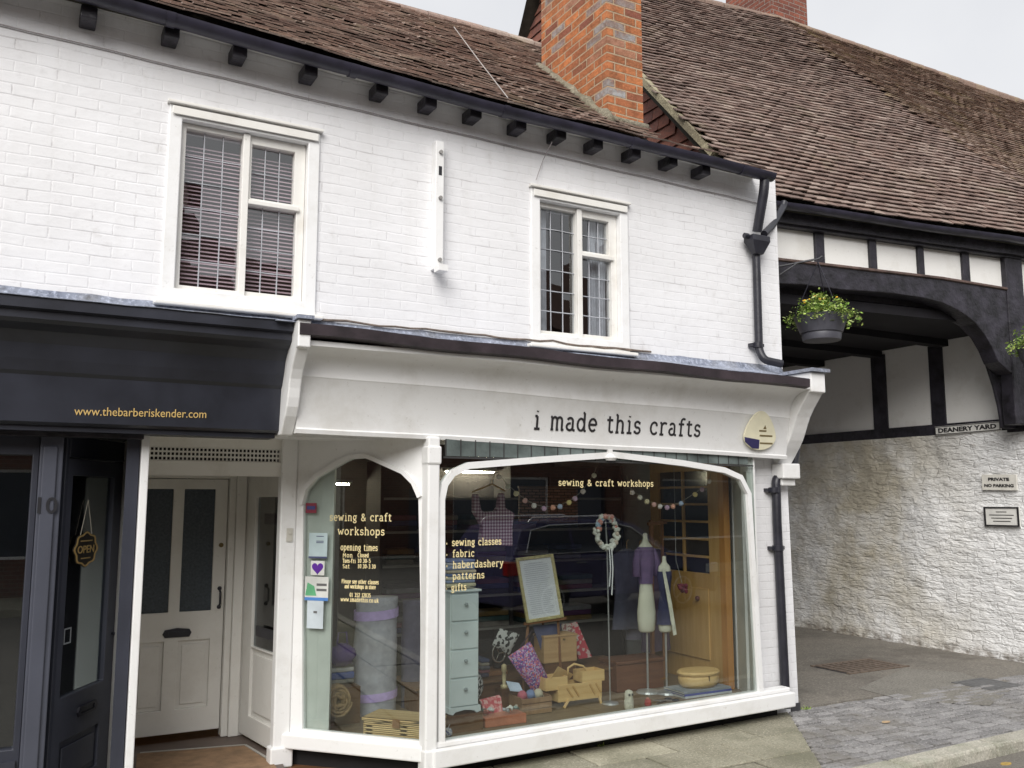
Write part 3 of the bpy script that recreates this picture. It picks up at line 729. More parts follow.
fl_.tube([V((x, cy0-.012, rz(cy0)+.02)) for x in (cx0-.02, cx0+.13, cx0+.27, cx1+.02)], .042, 8)
fl_.build('flaunching', m_ground('grey_flaunching', (.16, .14, .11), (.30, .27, .20), 9, 60, .9, (.10, .09, .05), .02), o, True)

# ---- fascia and cornice
FX0, FX1 = 1.49, 5.72
def fprof(x):
    k = (x-FX0)/(FX1-FX0); zb = lerp(2.155, 2.095, k); yb = lerp(-.32, -.16, k); yn = lerp(-.52, -.43, k)
    zt = 2.66
    P = [(yb+.04, zb), (yb-.005, zb), (yb-.012, zb+.025), (yb, zb+.035), (yb-.045, zb+.335), (yb-.055, zb+.345), (yb-.055, zb+.36)]
    y0, z0 = yb-.055, zb+.36
    for i in range(1, 9):
        a = radians(90*i/8); P.append((y0+(yn-y0)*(1-cos(a)), z0+(zt-z0)*sin(a)*.98))
    P += [(yn-.02, zt), (yn-.02, zt+.03), (.0-.002, zt+.10), (-.002, zb+.1)]
    return P
fa = MB(); nX = 12
rings = [[V((x, y, z+.004*sin(x*3))) for y, z in fprof(x)] for x in [lerp(FX0, FX1, i/nX) for i in range(nX+1)]]
n = len(rings[0]); fa.add([p for r_ in rings for p in r_], [(i*n+j, i*n+(j+1) % n, (i+1)*n+(j+1) % n, (i+1)*n+j) for i in range(nX) for j in range(n)]+[tuple(range(n)), tuple(nX*n+j for j in range(n))[::-1]])
fas = fa.build('fascia', WH, B, 'auto')
# sign lettering on the leaning board
def yb(x): return lerp(-.32, -.16, (x-FX0)/(FX1-FX0))
a_, b_ = V((FX0, yb(FX0), 2.2)), V((FX1, yb(FX1), 2.14)); uu = V((FX1-FX0, yb(FX1)-yb(FX0), 0)).normalized(); vv = V((0, -.045, .30)).normalized()
FS = Fr((FX0, yb(FX0)-.002, 2.19), uu, vv, uu.cross(vv))
p0 = FS.pick(533, 427); p1 = FS.pick(700, 434)
tilt = (p1[1]-p0[1])/(p1[0]-p0[0])
FS2 = Fr(FS(*p0), FS.u+FS.v*tilt, FS.v-FS.u*tilt, FS.n)
xh = abs(FS.pick(640, 420)[1]-FS.pick(640, 431.5)[1])
script_text('i made this crafts', FS2, 0, 0, xh*1.05, .21, width=(p1[0]-p0[0]), depth=.25, out=.006).build('lettering', LETTER, fas)
# gutter on the cornice and lead capping
gc = MB(); m = 12; vs = []; nn = 20
for i in range(nn+1):
    x = lerp(1.42, 5.66, i/nn); k = i/nn; yn = lerp(-.54, -.45, k); zz = lerp(2.745, 2.70, k)+.006*sin(i*1.1)
    vs += [V((x, yn, zz-.045)), V((x, yn-.055, zz-.035)), V((x, yn-.06, zz+.03)), V((x, yn+.01, zz+.04))]
gc.add(vs, [(i*4+j, i*4+(j+1) % 4, i*4+4+(j+1) % 4, i*4+4+j) for i in range(nn) for j in range(4)]+[(0, 1, 2, 3), (nn*4+3, nn*4+2, nn*4+1, nn*4)])
gc.build('cornice_gutter', simple('brown_black_iron', (.035, .025, .03), .55, .5, 5, .5), B)
ld = MB(); vs = []; nn = 40
for i in range(nn+1):
    x = lerp(1.30, 5.86, i/nn); k = i/nn; wv = .010*NZ.noise(V((x*4, 0, 1)))
    y1_ = lerp(-.535, -.44, k)
    vs += [V((x, y1_, lerp(2.79, 2.745, k)+wv)), V((x, y1_*.5, lerp(2.83, 2.785, k)+.012*NZ.noise(V((x*5, 3, 1))))), V((x, -.03, 2.86+.02*NZ.noise(V((x*3, 7, 1))))), V((x, -.006, 2.915+.02*NZ.noise(V((x*6, 9, 1)))))]
ld.add(vs, [(i*4+j, i*4+j+1, i*4+5+j, i*4+4+j) for i in range(nn) for j in range(3)])
o = ld.build('lead_capping', LEAD, B, True); md = o.modifiers.new('solid', 'SOLIDIFY'); md.thickness = .006
cr = MB(); pts = [(x, -.02, 2.925+.022*NZ.noise(V((x*5, 2, 2)))) for x in [1.2+i*.115 for i in range(29)]]
cr.tube(pts, [.007+.006*abs(NZ.noise(V((i*.9, 0, 0)))) for i in range(29)], 6)
cr.build('mortar_fillet', simple('old_mortar', (.14, .11, .09), .9, .5, 20, .5), B)

# ---- consoles (brackets at each end of the fascia)
def console(x0, x1, yn, ybm, zb, zt, mat):
    mb = MB(); P = [(0, zb), (ybm, zb)]
    for i in range(1, 10):
        k = i/9; P.append((lerp(ybm, yn, (1-cos(pi*k))/2*.85+.15*k)-.05*sin(2*pi*k), lerp(zb, zt-.17, k)))
    P += [(yn-.035, zt-.165), (yn-.035, zt), (0, zt)]
    mb.sweep(P, x0, x1); return mb.build('console', mat, B, bevel=.008)
console(5.722, 5.885, -.43, -.06, 2.06, 2.80, WH)
console(1.412, 1.488, -.55, -.26, 2.14, 2.80, WH)
o = MB(); o.box(5.70, XR+.02, -.14, -.003, 1.93, 2.058); o.box(5.72, XR+.0, -.10, -.003, 1.87, 1.93); o.build('bracket_block', WH, B, bevel=.01)
cp = MB(); cp.box(5.70, 5.91, -.50, .0, 2.802, 2.83); cp.build('console_capping', LEAD, B); cp = MB(); cp.box(1.40, 1.50, -.61, -.5, 2.80, 2.822); cp.build('console_capping', LEAD, B)

# ---- shop window: column, main light, canted light
C0 = V((2.43, -.28, 0)); C1 = V((5.66, -.12, 0)); MU = (C1-C0).normalized()
MF = Fr(C0, MU, (0, 0, 1), MU.cross(V((0, 0, 1)))); ML = (C1-C0).length        # normal faces outward (-Y)
D0 = V((1.73, .50, 0)); D1 = V((2.40, -.24, 0)); DU = (D1-D0).normalized()
DF = Fr(D0, DU, (0, 0, 1), DU.cross(V((0, 0, 1)))); DL = (D1-D0).length
SW = MB().box(-.02, ML+.03, .085, .20, -.01, .07, MF).box(-.01, ML+.01, .2005, .235, -.06, .035, MF).build('shop_window', WH, B, bevel=.01)
SW['label'] = 'main shop window with arched white frame'
# arched frame bar
in_pts = [(443, 742), (443, 600), (443, 500), (446, 486), (453, 476), (468, 469), (540, 463), (612, 458), (680, 466), (722, 473), (738, 480), (745, 494), (749, 560), (757, 692)]
ip = [MF.pick(x, y) for x, y in in_pts]
fb = MB()
def bar(mb, pts, fr, w, c0, c1):
    n = len(pts); L = []; Rr = []
    for i in range(n):
        a = pts[max(0, i-1)]; b = pts[min(n-1, i+1)]; d = V((b[0]-a[0], b[1]-a[1])).normalized(); nn_ = V((-d.y, d.x))
        L.append((pts[i][0], pts[i][1])); Rr.append((pts[i][0]+nn_.x*w, pts[i][1]+nn_.y*w))
    for i in range(n-1):
        P = [fr(*L[i], c0), fr(*L[i+1], c0), fr(*Rr[i+1], c0), fr(*Rr[i], c0)]; Q = [fr(*L[i], c1), fr(*L[i+1], c1), fr(*Rr[i+1], c1), fr(*Rr[i], c1)]
        mb.hexa(P+Q)
bar(fb, ip, MF, .045, -.02, .03)
fb.box(ip[-1][0]+.04, ip[-1][0]+.06, .2, 2.1, -.14, .0, MF); fb.box(ip[-1][0]+.0, ip[-1][0]+.058, 1.98, 2.14, -.1, -.0205, MF)
cxm = MF.pick(608, 458); fb.lathe([(.035, 0), (.05, .02), (.02, .05)], MF(cxm[0], cxm[1]-.02, .03), 10)
fb.box(cxm[0]-.02, cxm[0]+.02, cxm[1]+.03, 2.12, -.02, .032, MF)
fb.build('frame', WH, SW)
MB().box(.02, ip[-1][0]+.038, .15, 2.13, -.001, .003, MF).build('pane', GLASS, SW)
ts = MB(); tb = MB(); zt0, zt1 = 2.035, 2.15
tb.box(.05, ip[-1][0]+.03, zt0-.012, zt0, .0045, .016, MF)
x = .07
while x < ip[-1][0]-.08:
    ts.box(x+.004, x+.108, zt0+.004, zt1, .005, .012, MF); tb.box(x-.004, x+.003, zt0, zt1, .0045, .016, MF); x += .112
ts.build('glass_tile_strip', simple('ribbed_glass_tile', (.13, .155, .15), .18, .5, 4, .6, bsc=30), SW); tb.build('tile_bars', simple('dull_lead', (.04, .04, .04), .6), SW)
# lettering on the glass
def glass_line(txt, px0, px1, py, fr, mb, xhp, w=.15, pal=None):
    a = fr.pick(px0, py); b = fr.pick(px1, py); c2 = fr.pick(px0, py-xhp)
    sc = abs(c2[1]-a[1]); script_text(txt, fr, a[0], a[1], sc, w, width=b[0]-a[0], depth=.12, out=.0052, n=4).build('lettering', PALEGOLD, mb)
lt = SW
glass_line('sewing & craft workshops', 558, 653, 485.5, MF, lt, 4.5, .22)
for i, s_ in enumerate(('* sewing classes', '* fabric', '* haberdashery', '* patterns', '* gifts')):
    glass_line(s_, 445, (501, 474, 503, 484, 466)[i], 546+i*11.3, MF, lt, 4.9, .22)
# column
cl_ = MB()
cc = C0+V((-.015, -.0, 0))
cl_.box(cc.x-.055, cc.x+.03, cc.y-.045, cc.y+.06, .07, 2.16); cl_.box(cc.x-.062, cc.x+.038, cc.y-.055, cc.y+.06, 1.98, 2.10); cl_.box(cc.x-.06, cc.x+.036, cc.y-.052, cc.y+.06, .06, .2)
cl_.build('corner_post', WH, B, bevel=.012)
# canted light
CW = MB().box(-.06, DL+.0, .12, .215, -.01, .06, DF).build('shop_window', WH, B, bevel=.01)
CW['label'] = 'narrow angled shop window with pointed arch and opening times'
hp = [DF.pick(x, y) for x, y in ((303, 729), (303, 600), (304, 505), (308, 490), (318, 478), (345, 462), (352, 459), (366, 458), (374, 461), (403, 474), (413, 484), (419, 498), (421, 600), (421, 741))]
ff = MB(); ff.plate([(-.03, .215), (DL-.01, .215), (DL-.01, 2.17), (-.03, 2.17)], [hp], DF, -.035, .01)
bar(ff, hp[2:12], DF, .028, .0105, .03)
ff.build('frame', WH, CW)
MB().box(.0, DL-.02, .2, 2.1, -.012, -.008, DF).build('pane', GLASS, CW)
lt = CW; DFg = Fr(DF(0, 0, -.012), DF.u, DF.v, DF.n)
glass_line('sewing & craft', 330, 392, 520.5, DFg, lt, 5.2, .2); glass_line('workshops', 338, 385, 534.5, DFg, lt, 5.2, .2)
glass_line('opening times', 341, 378, 550, DFg, lt, 4.4, .2)
for (a, b, y, s_) in ((343, 353, 557, 'Mon'), (358, 369, 557, 'Closed'), (343, 356, 562.5, 'Tues-Fri'), (358, 371, 562.5, '10.30-5'), (343, 350, 568, 'Sat'), (358, 376, 568, '10.30-3.30'),
                      (342, 379, 583, 'Please see other classes'), (345, 376, 588, 'and workshops in store'), (350, 371, 596.5, '01 352 12035'), (341, 379, 601, 'www.imadethis.co.uk')):
    glass_line(s_, a, b, y, DFg, lt, 2.9, .24)
# soffit and boards over the canted light
sf = MB(); sf.plate([(.72, .0), (1.42, -.01), (1.45, -.26), (2.6, -.27), (5.66, -.13), (5.66, -.01), (5.49, .3), (.72, .6)], [], WORLD, 2.175, 2.20); sf.build('soffit', CREAM, B)
# jamb between door lobby and canted light
jb = MB(); jb.box(1.62, 1.73, .47, .56, .03, 2.17); jb.box(1.60, 1.75, .45, .56, 0, .13); jb.build('door_jamb', WH, B, bevel=.01)
bl = MB(); bl.box(1.665, 1.705, .458, .469, 1.47, 1.56); bl.tube([(1.685, .46, 1.525), (1.685, .45, 1.525)], .009, 8); bl.build('door_bell', simple('bell_white', (.6, .58, .52), .4), B)
# dark plinth below the sills
pk = MB(); pk.plate([(1.75, .53), (2.45, -.18), (5.64, -.03), (5.64, .2), (1.8, .6)], [], WORLD, -.02, .119); pk.build('plinth', simple('black_plinth', (.012, .011, .012), .9), B)
# window bed
wb = MB(); wb.plate([(1.80, .50), (2.43, -.19), (5.60, -.06), (5.60, 1.25), (1.80, 1.25)], [], WORLD, .12, .165); wb.build('window_bed', FLOORW, B)
# inner returns
rb = MB(); q = ip[-1]; a = MF(q[0]-.005, 0, -.03); rb.plate([(a.x, a.y), (a.x+.05, a.y), (5.62, .36), (5.55, .36)], [], WORLD, .166, 2.17); rb.build('inner_return', simple('pale_green_grey_paint', (.58, .60, .56), .6, .08), B); rb = MB()
a = DF(.005, 0, -.04); b2 = DF(DF.pick(328, 600)[0], 0, -.05)
rb.plate([(a.x, a.y), (b2.x, b2.y), (b2.x+.05, b2.y+.12), (a.x, a.y+.3)], [], WORLD, .166, 2.17)
rb.build('inner_return', simple('pale_green_grey_paint', (.58, .60, .56), .6, .08), B)

# ---- lobby: white post, grille header, private door, shop door
po = MB(); p = at(141, 470, 0); q = at(148, 470, 0)
po.box(q.x-.045, q.x, -.03, .12, 0, 2.17); po.build('entrance_post', WH, B, bevel=.006)
HY = .50
hd = MB(); a = at(147, 446, HY); b = at(281, 448, HY); c2 = at(147, 460, HY); d2 = at(147, 475, HY)
hd.box(a.x-.06, 1.62, HY, HY+.03, d2.z, c2.z); hd.box(a.x-.06, 1.62, HY, HY+.03, a.z, 2.174); hd.build('door_head', CREAM, B)
gr = MB(); x = a.x-.02; holes = []
x = a.x; dz_ = (a.z-c2.z)
while x < 1.60:
    for k in range(3):
        zc = c2.z+dz_*(k+.5)/3; holes.append(rect(x, x+.017, zc-.009, zc+.009))
    x += .0255
MB().box(a.x-.06, 1.61, HY+.026, HY+.029, c2.z, a.z).build('grille_shade_board', DARKIN, B)  # dark board standing in for the shade behind the grille holes
gr.plate([(a.x-.06, c2.z+.001), (1.619, c2.z+.001), (1.619, a.z-.001), (a.x-.06, a.z-.001)], holes, FW, -HY-.02, -HY-.008); gr.build('vent_grille', CREAM, B)
DY = 1.38; FZ = .03
dl = at(133, 600, DY).x; dr = at(224, 600, DY).x; dtop = at(180, 479, DY).z; dbot = at(180, 733, DY).z
FD = Fr((0, DY, 0), (1, 0, 0), (0, 0, 1), (0, -1, 0))
def pk_(fr, *ps): return [fr.pick(x, y) for x, y in ps]
g1 = [FD.pick(144, 490)[0], FD.pick(174, 490)[0]]; g2 = [FD.pick(185, 490)[0], FD.pick(216, 490)[0]]; gz1 = FD.pick(180, 489)[1]; gz0 = FD.pick(180, 612)[1]
dm = MB(); pz1 = FD.pick(180, 641)[1]; pz0 = FD.pick(180, 709)[1]
dm.plate(rect(dl, dr, dbot, dtop), [rect(g1[0], g1[1], gz0, gz1), rect(g2[0], g2[1], gz0, gz1), rect(g1[0], g1[1]-.02, pz0, pz1), rect(g2[0], g2[1], pz0, pz1)], FD, -.04, 0)
dd = dm.build('private_door', DOORW, B, bevel=.004)
dp = MB(); dp.box(g1[0], g1[1]-.02, pz0, pz1, -.03, -.018, FD); dp.box(g2[0], g2[1], pz0, pz1, -.03, -.018, FD)
dp.box(g1[0]+.03, g1[1]-.05, pz0+.03, pz1-.03, -.018, -.008, FD); dp.box(g2[0]+.03, g2[1]-.03, pz0+.03, pz1-.03, -.018, -.008, FD); dp.build('door_panel', DOORW, dd, bevel=.003)
dp = MB(); dp.box(g1[0], g1[1], gz0, gz1, -.03, -.018, FD); dp.box(g2[0], g2[1], gz0, gz1, -.03, -.018, FD); dp.build('pane', OBSC, dd)
c2 = FD.pick(177, 633); lp = MB(); lp.plate([(c2[0]-.1, c2[1]-.005), (c2[0]-.085, c2[1]-.03), (c2[0]+.085, c2[1]-.03), (c2[0]+.1, c2[1]+.0), (c2[0]+.085, c2[1]+.025), (c2[0], c2[1]+.036), (c2[0]-.085, c2[1]+.025)], [], FD, .001, .01)
lp.box(c2[0]-.06, c2[0]+.06, c2[1]-.012, c2[1]+.012, .0105, .014, FD); lp.build('letter_plate', BLKI, dd)
hz0 = FD.pick(219, 606)[1]; hz1 = FD.pick(219, 589)[1]; hx = FD.pick(219, 600)[0]
hm = MB(); hm.tube([FD(hx, hz0, .002), FD(hx, hz0+.02, .04), FD(hx, hz1-.02, .04), FD(hx, hz1, .002)], .008, 8); hm.ball(FD(hx, hz0-.005, .004), .016); hm.ball(FD(hx, hz1+.005, .004), .016)
hm.build('handle', BLKI, dd, True)
q = FD.pick(221, 545); MB().lathe([(.017, 0), (.013, .008)], (0, 0, 0), 12).build if False else None
km = MB(); km.tube([FD(q[0], q[1], 0), FD(q[0], q[1], .012)], .017, 12); km.build('lock', simple('old_brass', (.20, .15, .07), .4, .2, metal=.6), dd)
# frame round the private door and wall between the two doors
dfm = MB(); xe = at(238, 600, DY).x
dfm.box(dr+.004, dr+.05, DY-.05, DY+.05, FZ, 2.17); dfm.box(dr+.0505, xe+.02, DY-.08, DY+.05, FZ, 2.17); dfm.box(dl-.3, dr+.003, DY-.05, DY+.05, dtop+.005, 2.17); dfm.box(dl-.35, dl-.005, DY-.05, DY+.05, FZ, dtop)
dfm.build('door_frame', DOORW, B, bevel=.006)
E0 = V((xe+.025, DY-.03, 0)); E1 = V((1.69, .565, 0)); EU = (E1-E0).normalized()
EF = Fr(E0, EU, (0, 0, 1), EU.cross(V((0, 0, 1)))); EL = (E1-E0).length
ga = [EF.pick(253, 497), EF.pick(276, 650)]
sdm = MB(); x0e, x1e = .03, EL-.06
gx0, gx1 = max(.09, EF.pick(253, 580)[0]), EL-.13; gz1 = EF.pick(262, 497)[1]; gz0 = EF.pick(262, 650)[1]
sdm.plate(rect(x0e, x1e, .05, 1.95), [rect(gx0, gx1, gz0, gz1), rect(gx0, gx1, .2, .68)], EF, -.04, 0)
sdo = sdm.build('shop_door', DOORW, B, bevel=.004)
MB().box(gx0, gx1, gz0, gz1, -.028, -.022, EF).build('pane', DGLASS, sdo)
MB().box(gx0, gx1, .2, .68, -.03, -.02, EF).box(gx0+.04, gx1-.04, .24, .64, -.02, -.008, EF).build('door_panel', DOORW, sdo, bevel=.003)
MB().box(gx0+.12, gx1-.02, .78, .85, .001, .012, EF).build('letter_plate', BLKI, sdo)
q = MB().box(0, .028, FZ, 2.17, -.05, .02, EF); q.box(EL-.058, EL, FZ, 2.17, -.05, .02, EF); q.box(.0285, EL-.0585, 1.955, 2.17, -.05, .015, EF); q.build('shop_door_frame', DOORW, B)
sn = MB(); sn.box(gx0+.04, gx1-.05, gz1-.2, gz1-.12, -.06, -.055, EF); sn.build('door_notice', cloth('maroon_notice', (.16, .03, .05)), sdo)
lf = MB(); lf.plate([(.72, .02), (1.62, .02), (1.70, .56), (xe+.05, DY), (-.2, DY), (-.2, .9)], [], WORLD, -.02, .028); lf.build('lobby_floor', LOBBY, B)
th_ = MB(); a = atZ(140, 753, .03); b = atZ(245, 745, .03); c2 = atZ(277, 764, .03)
th_.beam(a, b, .02, .008); th_.beam(b, c2, .02, .008); th_.build('mat_trim', simple('aluminium_trim', (.5, .49, .46), .4, .1, metal=.5), B)
mt = MB(); mt.plate([(.73, .10), (1.60, .10), (c2.x-.02, c2.y), (b.x-.01, b.y-.02), (a.x-.02, a.y-.02)], [], WORLD, .0285, .034); mt.build('door_mat', MATO, B)
lc_ = MB(); lc_.plate([(-.3, .55), (1.62, .55), (1.66, 1.5), (-.3, 1.5)], [], WORLD, 2.171, 2.2); lc_.build('lobby_ceiling', DOORW, B)
pw = MB(); pw.box(.64, .70, .125, DY-.06, .0, 2.17); pw.build('lobby_partition', DOORW, B)

# ---- rainwater pipes at the corner
def pipe(path, r, name='downpipe', brackets=()):
    mb = MB(); P = [V(p) for p in path]; sm = [P[0]]
    for i in range(1, len(P)-1):
        d0 = (P[i-1]-P[i]); d1 = (P[i+1]-P[i]); k = min(.06, d0.length*.4, d1.length*.4)
        A, C = P[i]+d0.normalized()*k, P[i]+d1.normalized()*k
        for j in range(5):
            s_ = j/4; sm.append(A.lerp(P[i], s_).lerp(P[i].lerp(C, s_), s_))
    sm.append(P[-1]); mb.tube(sm, r, 10)
    for b in brackets: b = V(b); mb.tube([b-V((0, 0, .022)), b+V((0, 0, .022))], r*1.22, 10); mb.box(b.x-r*1.9, b.x+r*1.9, b.y-.005, b.y+.05, b.z-.014, b.z+.014)
    return mb.build(name, BLKI, B, 'auto')
gp = at(765, 184, -.20); hpb = at(756, 236, -.09)
pipe([(gp.x, -.20, 4.52), (gp.x-.005, -.19, 4.40), at(757, 232, -.09)], .042)
hop = MB(); hc = at(757, 240, -.09); hop.add([V((hc.x+i*a, hc.y+j*a*.6, hc.z+z)) for z, a in ((.03, .1), (-.02, .1), (-.13, .045)) for i, j in ((-1, -1), (1, -1), (1, 1), (-1, 1))],
    [(0, 1, 2, 3), (8, 11, 10, 9)]+[(k*4+i, k*4+(i+1) % 4, k*4+4+(i+1) % 4, k*4+4+i) for k in range(2) for i in range(4)]); hop.tube([(hc.x-.1, hc.y, hc.z+.02), (hc.x-.15, hc.y, hc.z+.02)], .025, 8)
hop.build('hopper_head', BLKI, B, bevel=.006)
e1 = at(783, 207, .1); e2 = at(772, 226, 0)
pipe([e1+V((.02, 0, .05)), e1, e2, at(764, 234, -.08)], .032)
lo = at(759, 345, -.06)
pipe([at(756, 248, -.06), at(759, 350, -.06), at(764, 360, -.10), at(782, 364, -.16)], .035, brackets=(at(758, 345, -.06),))
pipe([at(797, 440, .1), at(794, 466, .06), at(776, 478, -.05), at(777, 520, -.055), at(786, 708, -.055)], .038, brackets=(at(778, 548, -.055), at(774, 490, -.05)))

# ================================================================== BARBER SHOPFRONT (No. 10)
K = thing('barber_shopfront', 'dark navy and slate blue barber shopfront numbered 10 with angled glazed door', 'shopfront', (-.5, 0, 0))
fa = MB(); P = [(.0, 2.155), (-.20, 2.155), (-.225, 2.17), (-.25, 2.42), (-.27, 2.44), (-.30, 2.50), (-.33, 2.58), (-.38, 2.64), (-.44, 2.67), (-.46, 2.69), (-.46, 2.73), (-.49, 2.74), (-.49, 2.80), (-.0, 2.83)]
fa.sweep(P, XL, 1.411); bf = fa.build('fascia', NAVY, K)
FB = Fr((0, -.225, 2.17), (1, 0, 0), (0, -.025, .25), None)
p0 = FB.pick(74, 415); p1 = FB.pick(206, 418)
tx = text_obj('www.thebarberiskender.com', 'lettering', FB, 0, 0, .068, GOLD, bf, out=.003)
xs = [v.co.x for v in tx.data.vertices]; w = max(xs)-min(xs); kx = (p1[0]-p0[0])/w; m0 = min(xs)
offx = (p0[0]+.5)
for v in tx.data.vertices:
    v.co.x = (v.co.x-m0)*kx+offx; s_ = (v.co.x-offx)/(p1[0]-p0[0]); dz__ = p0[1]+(p1[1]-p0[1])*s_; v.co += FB.v*dz__
lm = MB(); vs = []; nn = 30
for i in range(nn+1):
    x = lerp(XL, 1.42, i/nn); vs += [V((x, -.50, 2.803+.006*NZ.noise(V((x*5, 1, 1))))), V((x, -.25, 2.85)), V((x, -.03, 2.89)), V((x, -.008, 2.94+.012*NZ.noise(V((x*5, 5, 1)))))]
lm.add(vs, [(i*4+j, i*4+j+1, i*4+5+j, i*4+4+j) for i in range(nn) for j in range(3)])
o = lm.build('lead_capping', LEAD, K, True); md = o.modifiers.new('solid', 'SOLIDIFY'); md.thickness = .006
sf = MB(); sf.box(XL, 1.40, -.18, .0, 2.125, 2.154); sf.box(XL, .68, .001, .9, 2.13, 2.2); sf.build('soffit', NAVY, K)
fr2 = MB(); fr2.box(XL, .66, -.12, -.02, 2.10, 2.124); fr2.build('shutter_box', BLK, K)
xa, xb2 = at(26, 600, 0).x, at(56, 600, 0).x
pm = MB(); pm.box(xa+.02, xb2-.01, -.02, .12, 0, 2.12); pm.box(xa+.035, xb2-.04, -.035, -.021, .25, 2.05); pm.box(xa, xb2+.005, -.045, .12, 0, .2)
pl_ = pm.build('pilaster', SLATE, K, bevel=.006)
q = FW.pick(32, 513); tx = text_obj('10', 'door_number', FW, q[0], q[1], .125, CHARC, pl_, out=.0375, ext=.002, bold=.002)
# shop window at the very left
sw_ = MB(); sw_.plate(rect(XL, xa+.018, 0, 2.12), [rect(XL+.1, xa-.015, .42, 2.0)], FW, -.10, -.02); o = sw_.build('shop_window', SLATED, K, bevel=.006)
MB().box(XL+.09, xa-.01, .06, .064, .41, 2.01).build('pane', GLASS, o)
st_ = MB(); st_.box(XL, xa, .0, .02, .1, .36); st_.build('stall_riser', SLATED, K)
# canted door
G0 = V((xb2+.01, .06, 0)); G1 = G0+V((sin(radians(30)), cos(radians(30)), 0))*.78; GU = (G1-G0).normalized()
GF = Fr(G0, GU, (0, 0, 1), GU.cross(V((0, 0, 1))))
gx0, gx1 = GF.pick(66, 600)[0], GF.pick(108, 600)[0]; gz0 = GF.pick(85, 688)[1]; gz1 = GF.pick(85, 476)[1]
dr_ = MB(); dr_.plate(rect(.02, .735, .03, 1.99), [rect(gx0, gx1, gz0, gz1), rect(gx0+.03, gx1-.03, .14, max(.2, gz0-.25))], GF, -.045, 0)
bd = dr_.build('door', SLATE, K, bevel=.006)
MB().box(gx0-.005, gx1+.005, gz0-.005, gz1+.005, -.03, -.025, GF).build('pane', DGLASS, bd)
MB().box(gx0+.03, gx1-.03, .14, max(.2, gz0-.25), -.03, -.018, GF).box(gx0+.07, gx1-.07, .18, max(.2, gz0-.29), -.018, -.006, GF).build('door_panel', SLATE, bd, bevel=.004)
q = GF.pick(86, 708); lp = MB(); lp.plate([(q[0]-.12, q[1]), (q[0]-.10, q[1]-.028), (q[0]+.10, q[1]-.028), (q[0]+.12, q[1]), (q[0]+.10, q[1]+.028), (q[0]-.10, q[1]+.028)], [rect(q[0]-.08, q[0]+.08, q[1]-.014, q[1]+.014)], GF, .001, .014); lp.box(q[0]-.075, q[0]+.075, q[1]-.011, q[1]+.011, .001, .008, GF)
lp.build('letter_plate', BLKI, bd)
hb = MB(); q = GF.pick(119, 631); q2 = .70; hb.tube([GF(q2, q[1], 0), GF(q2, q[1], .05)], .008, 8); hb.ball(GF(q2, q[1], .065), .024); hb.build('handle', simple('dull_chrome', (.5, .5, .52), .25, .1, metal=1), bd, True)
q = GF.pick(74, 636); MB().plate(rect(gx0+.05, gx0+.13, q[1]-.04, q[1]+.05), [rect(gx0+.058, gx0+.122, q[1]-.032, q[1]+.042)], GF, -.0245, -.0225).build('door_sticker', simple('grey_sticker', (.4, .42, .45), .5), bd)
jf = MB(); jf.box(-.02, .019, 0, 2.12, -.06, .01, GF); jf.box(.736, .80, 0, 2.12, -.06, .015, GF); jf.box(.02, .735, 1.995, 2.12, -.06, .012, GF)
jf.plate([(.02, 1.996), (.735, 1.996), (.735, 2.01)], [], GF, .0125, .02)
jf.build('door_frame', SLATED, K, bevel=.004)
rp = MB(); e = GF(.79, 0, 0); rp.plate([(e.x, e.y), (e.x+.03, e.y), (.655, -.0), (.585, -.0)], [], WORLD, 0, 2.124); rp.build('return_panel', SLATED, K)
sl2 = MB(); sl2.plate([(XL, -.02), (.66, -.02), (.62, .9), (XL, .9)], [], WORLD, -.02, .027); sl2.build('threshold', simple('dark_step', (.06, .055, .055), .8), K)
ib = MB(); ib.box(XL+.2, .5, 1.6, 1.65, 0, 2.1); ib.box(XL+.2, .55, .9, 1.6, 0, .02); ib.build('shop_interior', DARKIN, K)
# hanging OPEN sign inside the barber's door
q = GF.pick(87, 549); c2 = GF(q[0], q[1], -.02); ow = (GF.pick(99, 549)[0]-GF.pick(76, 549)[0])/2; oh = (GF.pick(87, 532)[1]-GF.pick(87, 566)[1])/2
OS = thing('open_sign', 'scalloped black and gold OPEN sign hanging on a cord in the barber door', 'sign', c2)
GFo = Fr(GF(q[0], q[1], -.012), GF.u, GF.v, GF.n)
pts = [(ow*(1+.07*cos(8*a))*cos(a), oh*(1+.06*cos(8*a))*sin(a)) for a in [2*pi*i/48 for i in range(48)]]
pin = [(.86*x, .88*y) for x, y in pts]
MB().plate(pts, [], GFo, 0, .006).build('board', simple('sign_black', (.03, .025, .02), .5), OS)
MB().plate([(x*.97, y*.97) for x, y in pts], [pin], GFo, .0065, .009).build('gold_rim', GOLD, OS)
text_obj('OPEN', 'lettering', GFo, 0, -oh*.22, oh*.62, GOLD, OS, 'CENTER', .0075, .0008, sx=ow*1.45/(oh*.62*2.6), bold=.0008)
MB().box(-ow*.5, ow*.5, oh*.45, oh*.52, .0065, .008, GFo).build('upper_line', GOLD, OS); MB().box(-ow*.4, ow*.4, -oh*.56, -oh*.49, .0065, .008, GFo).build('lower_line', GOLD, OS)
a = GF.pick(88, 500); MB().tube([GFo(-ow*.5, oh*.8, .002), GFo(0, a[1]-q[1], .002), GFo(ow*.5, oh*.8, .002)], .0022, 5).build('cord', simple('pale_cord', (.6, .55, .45), .8), OS)

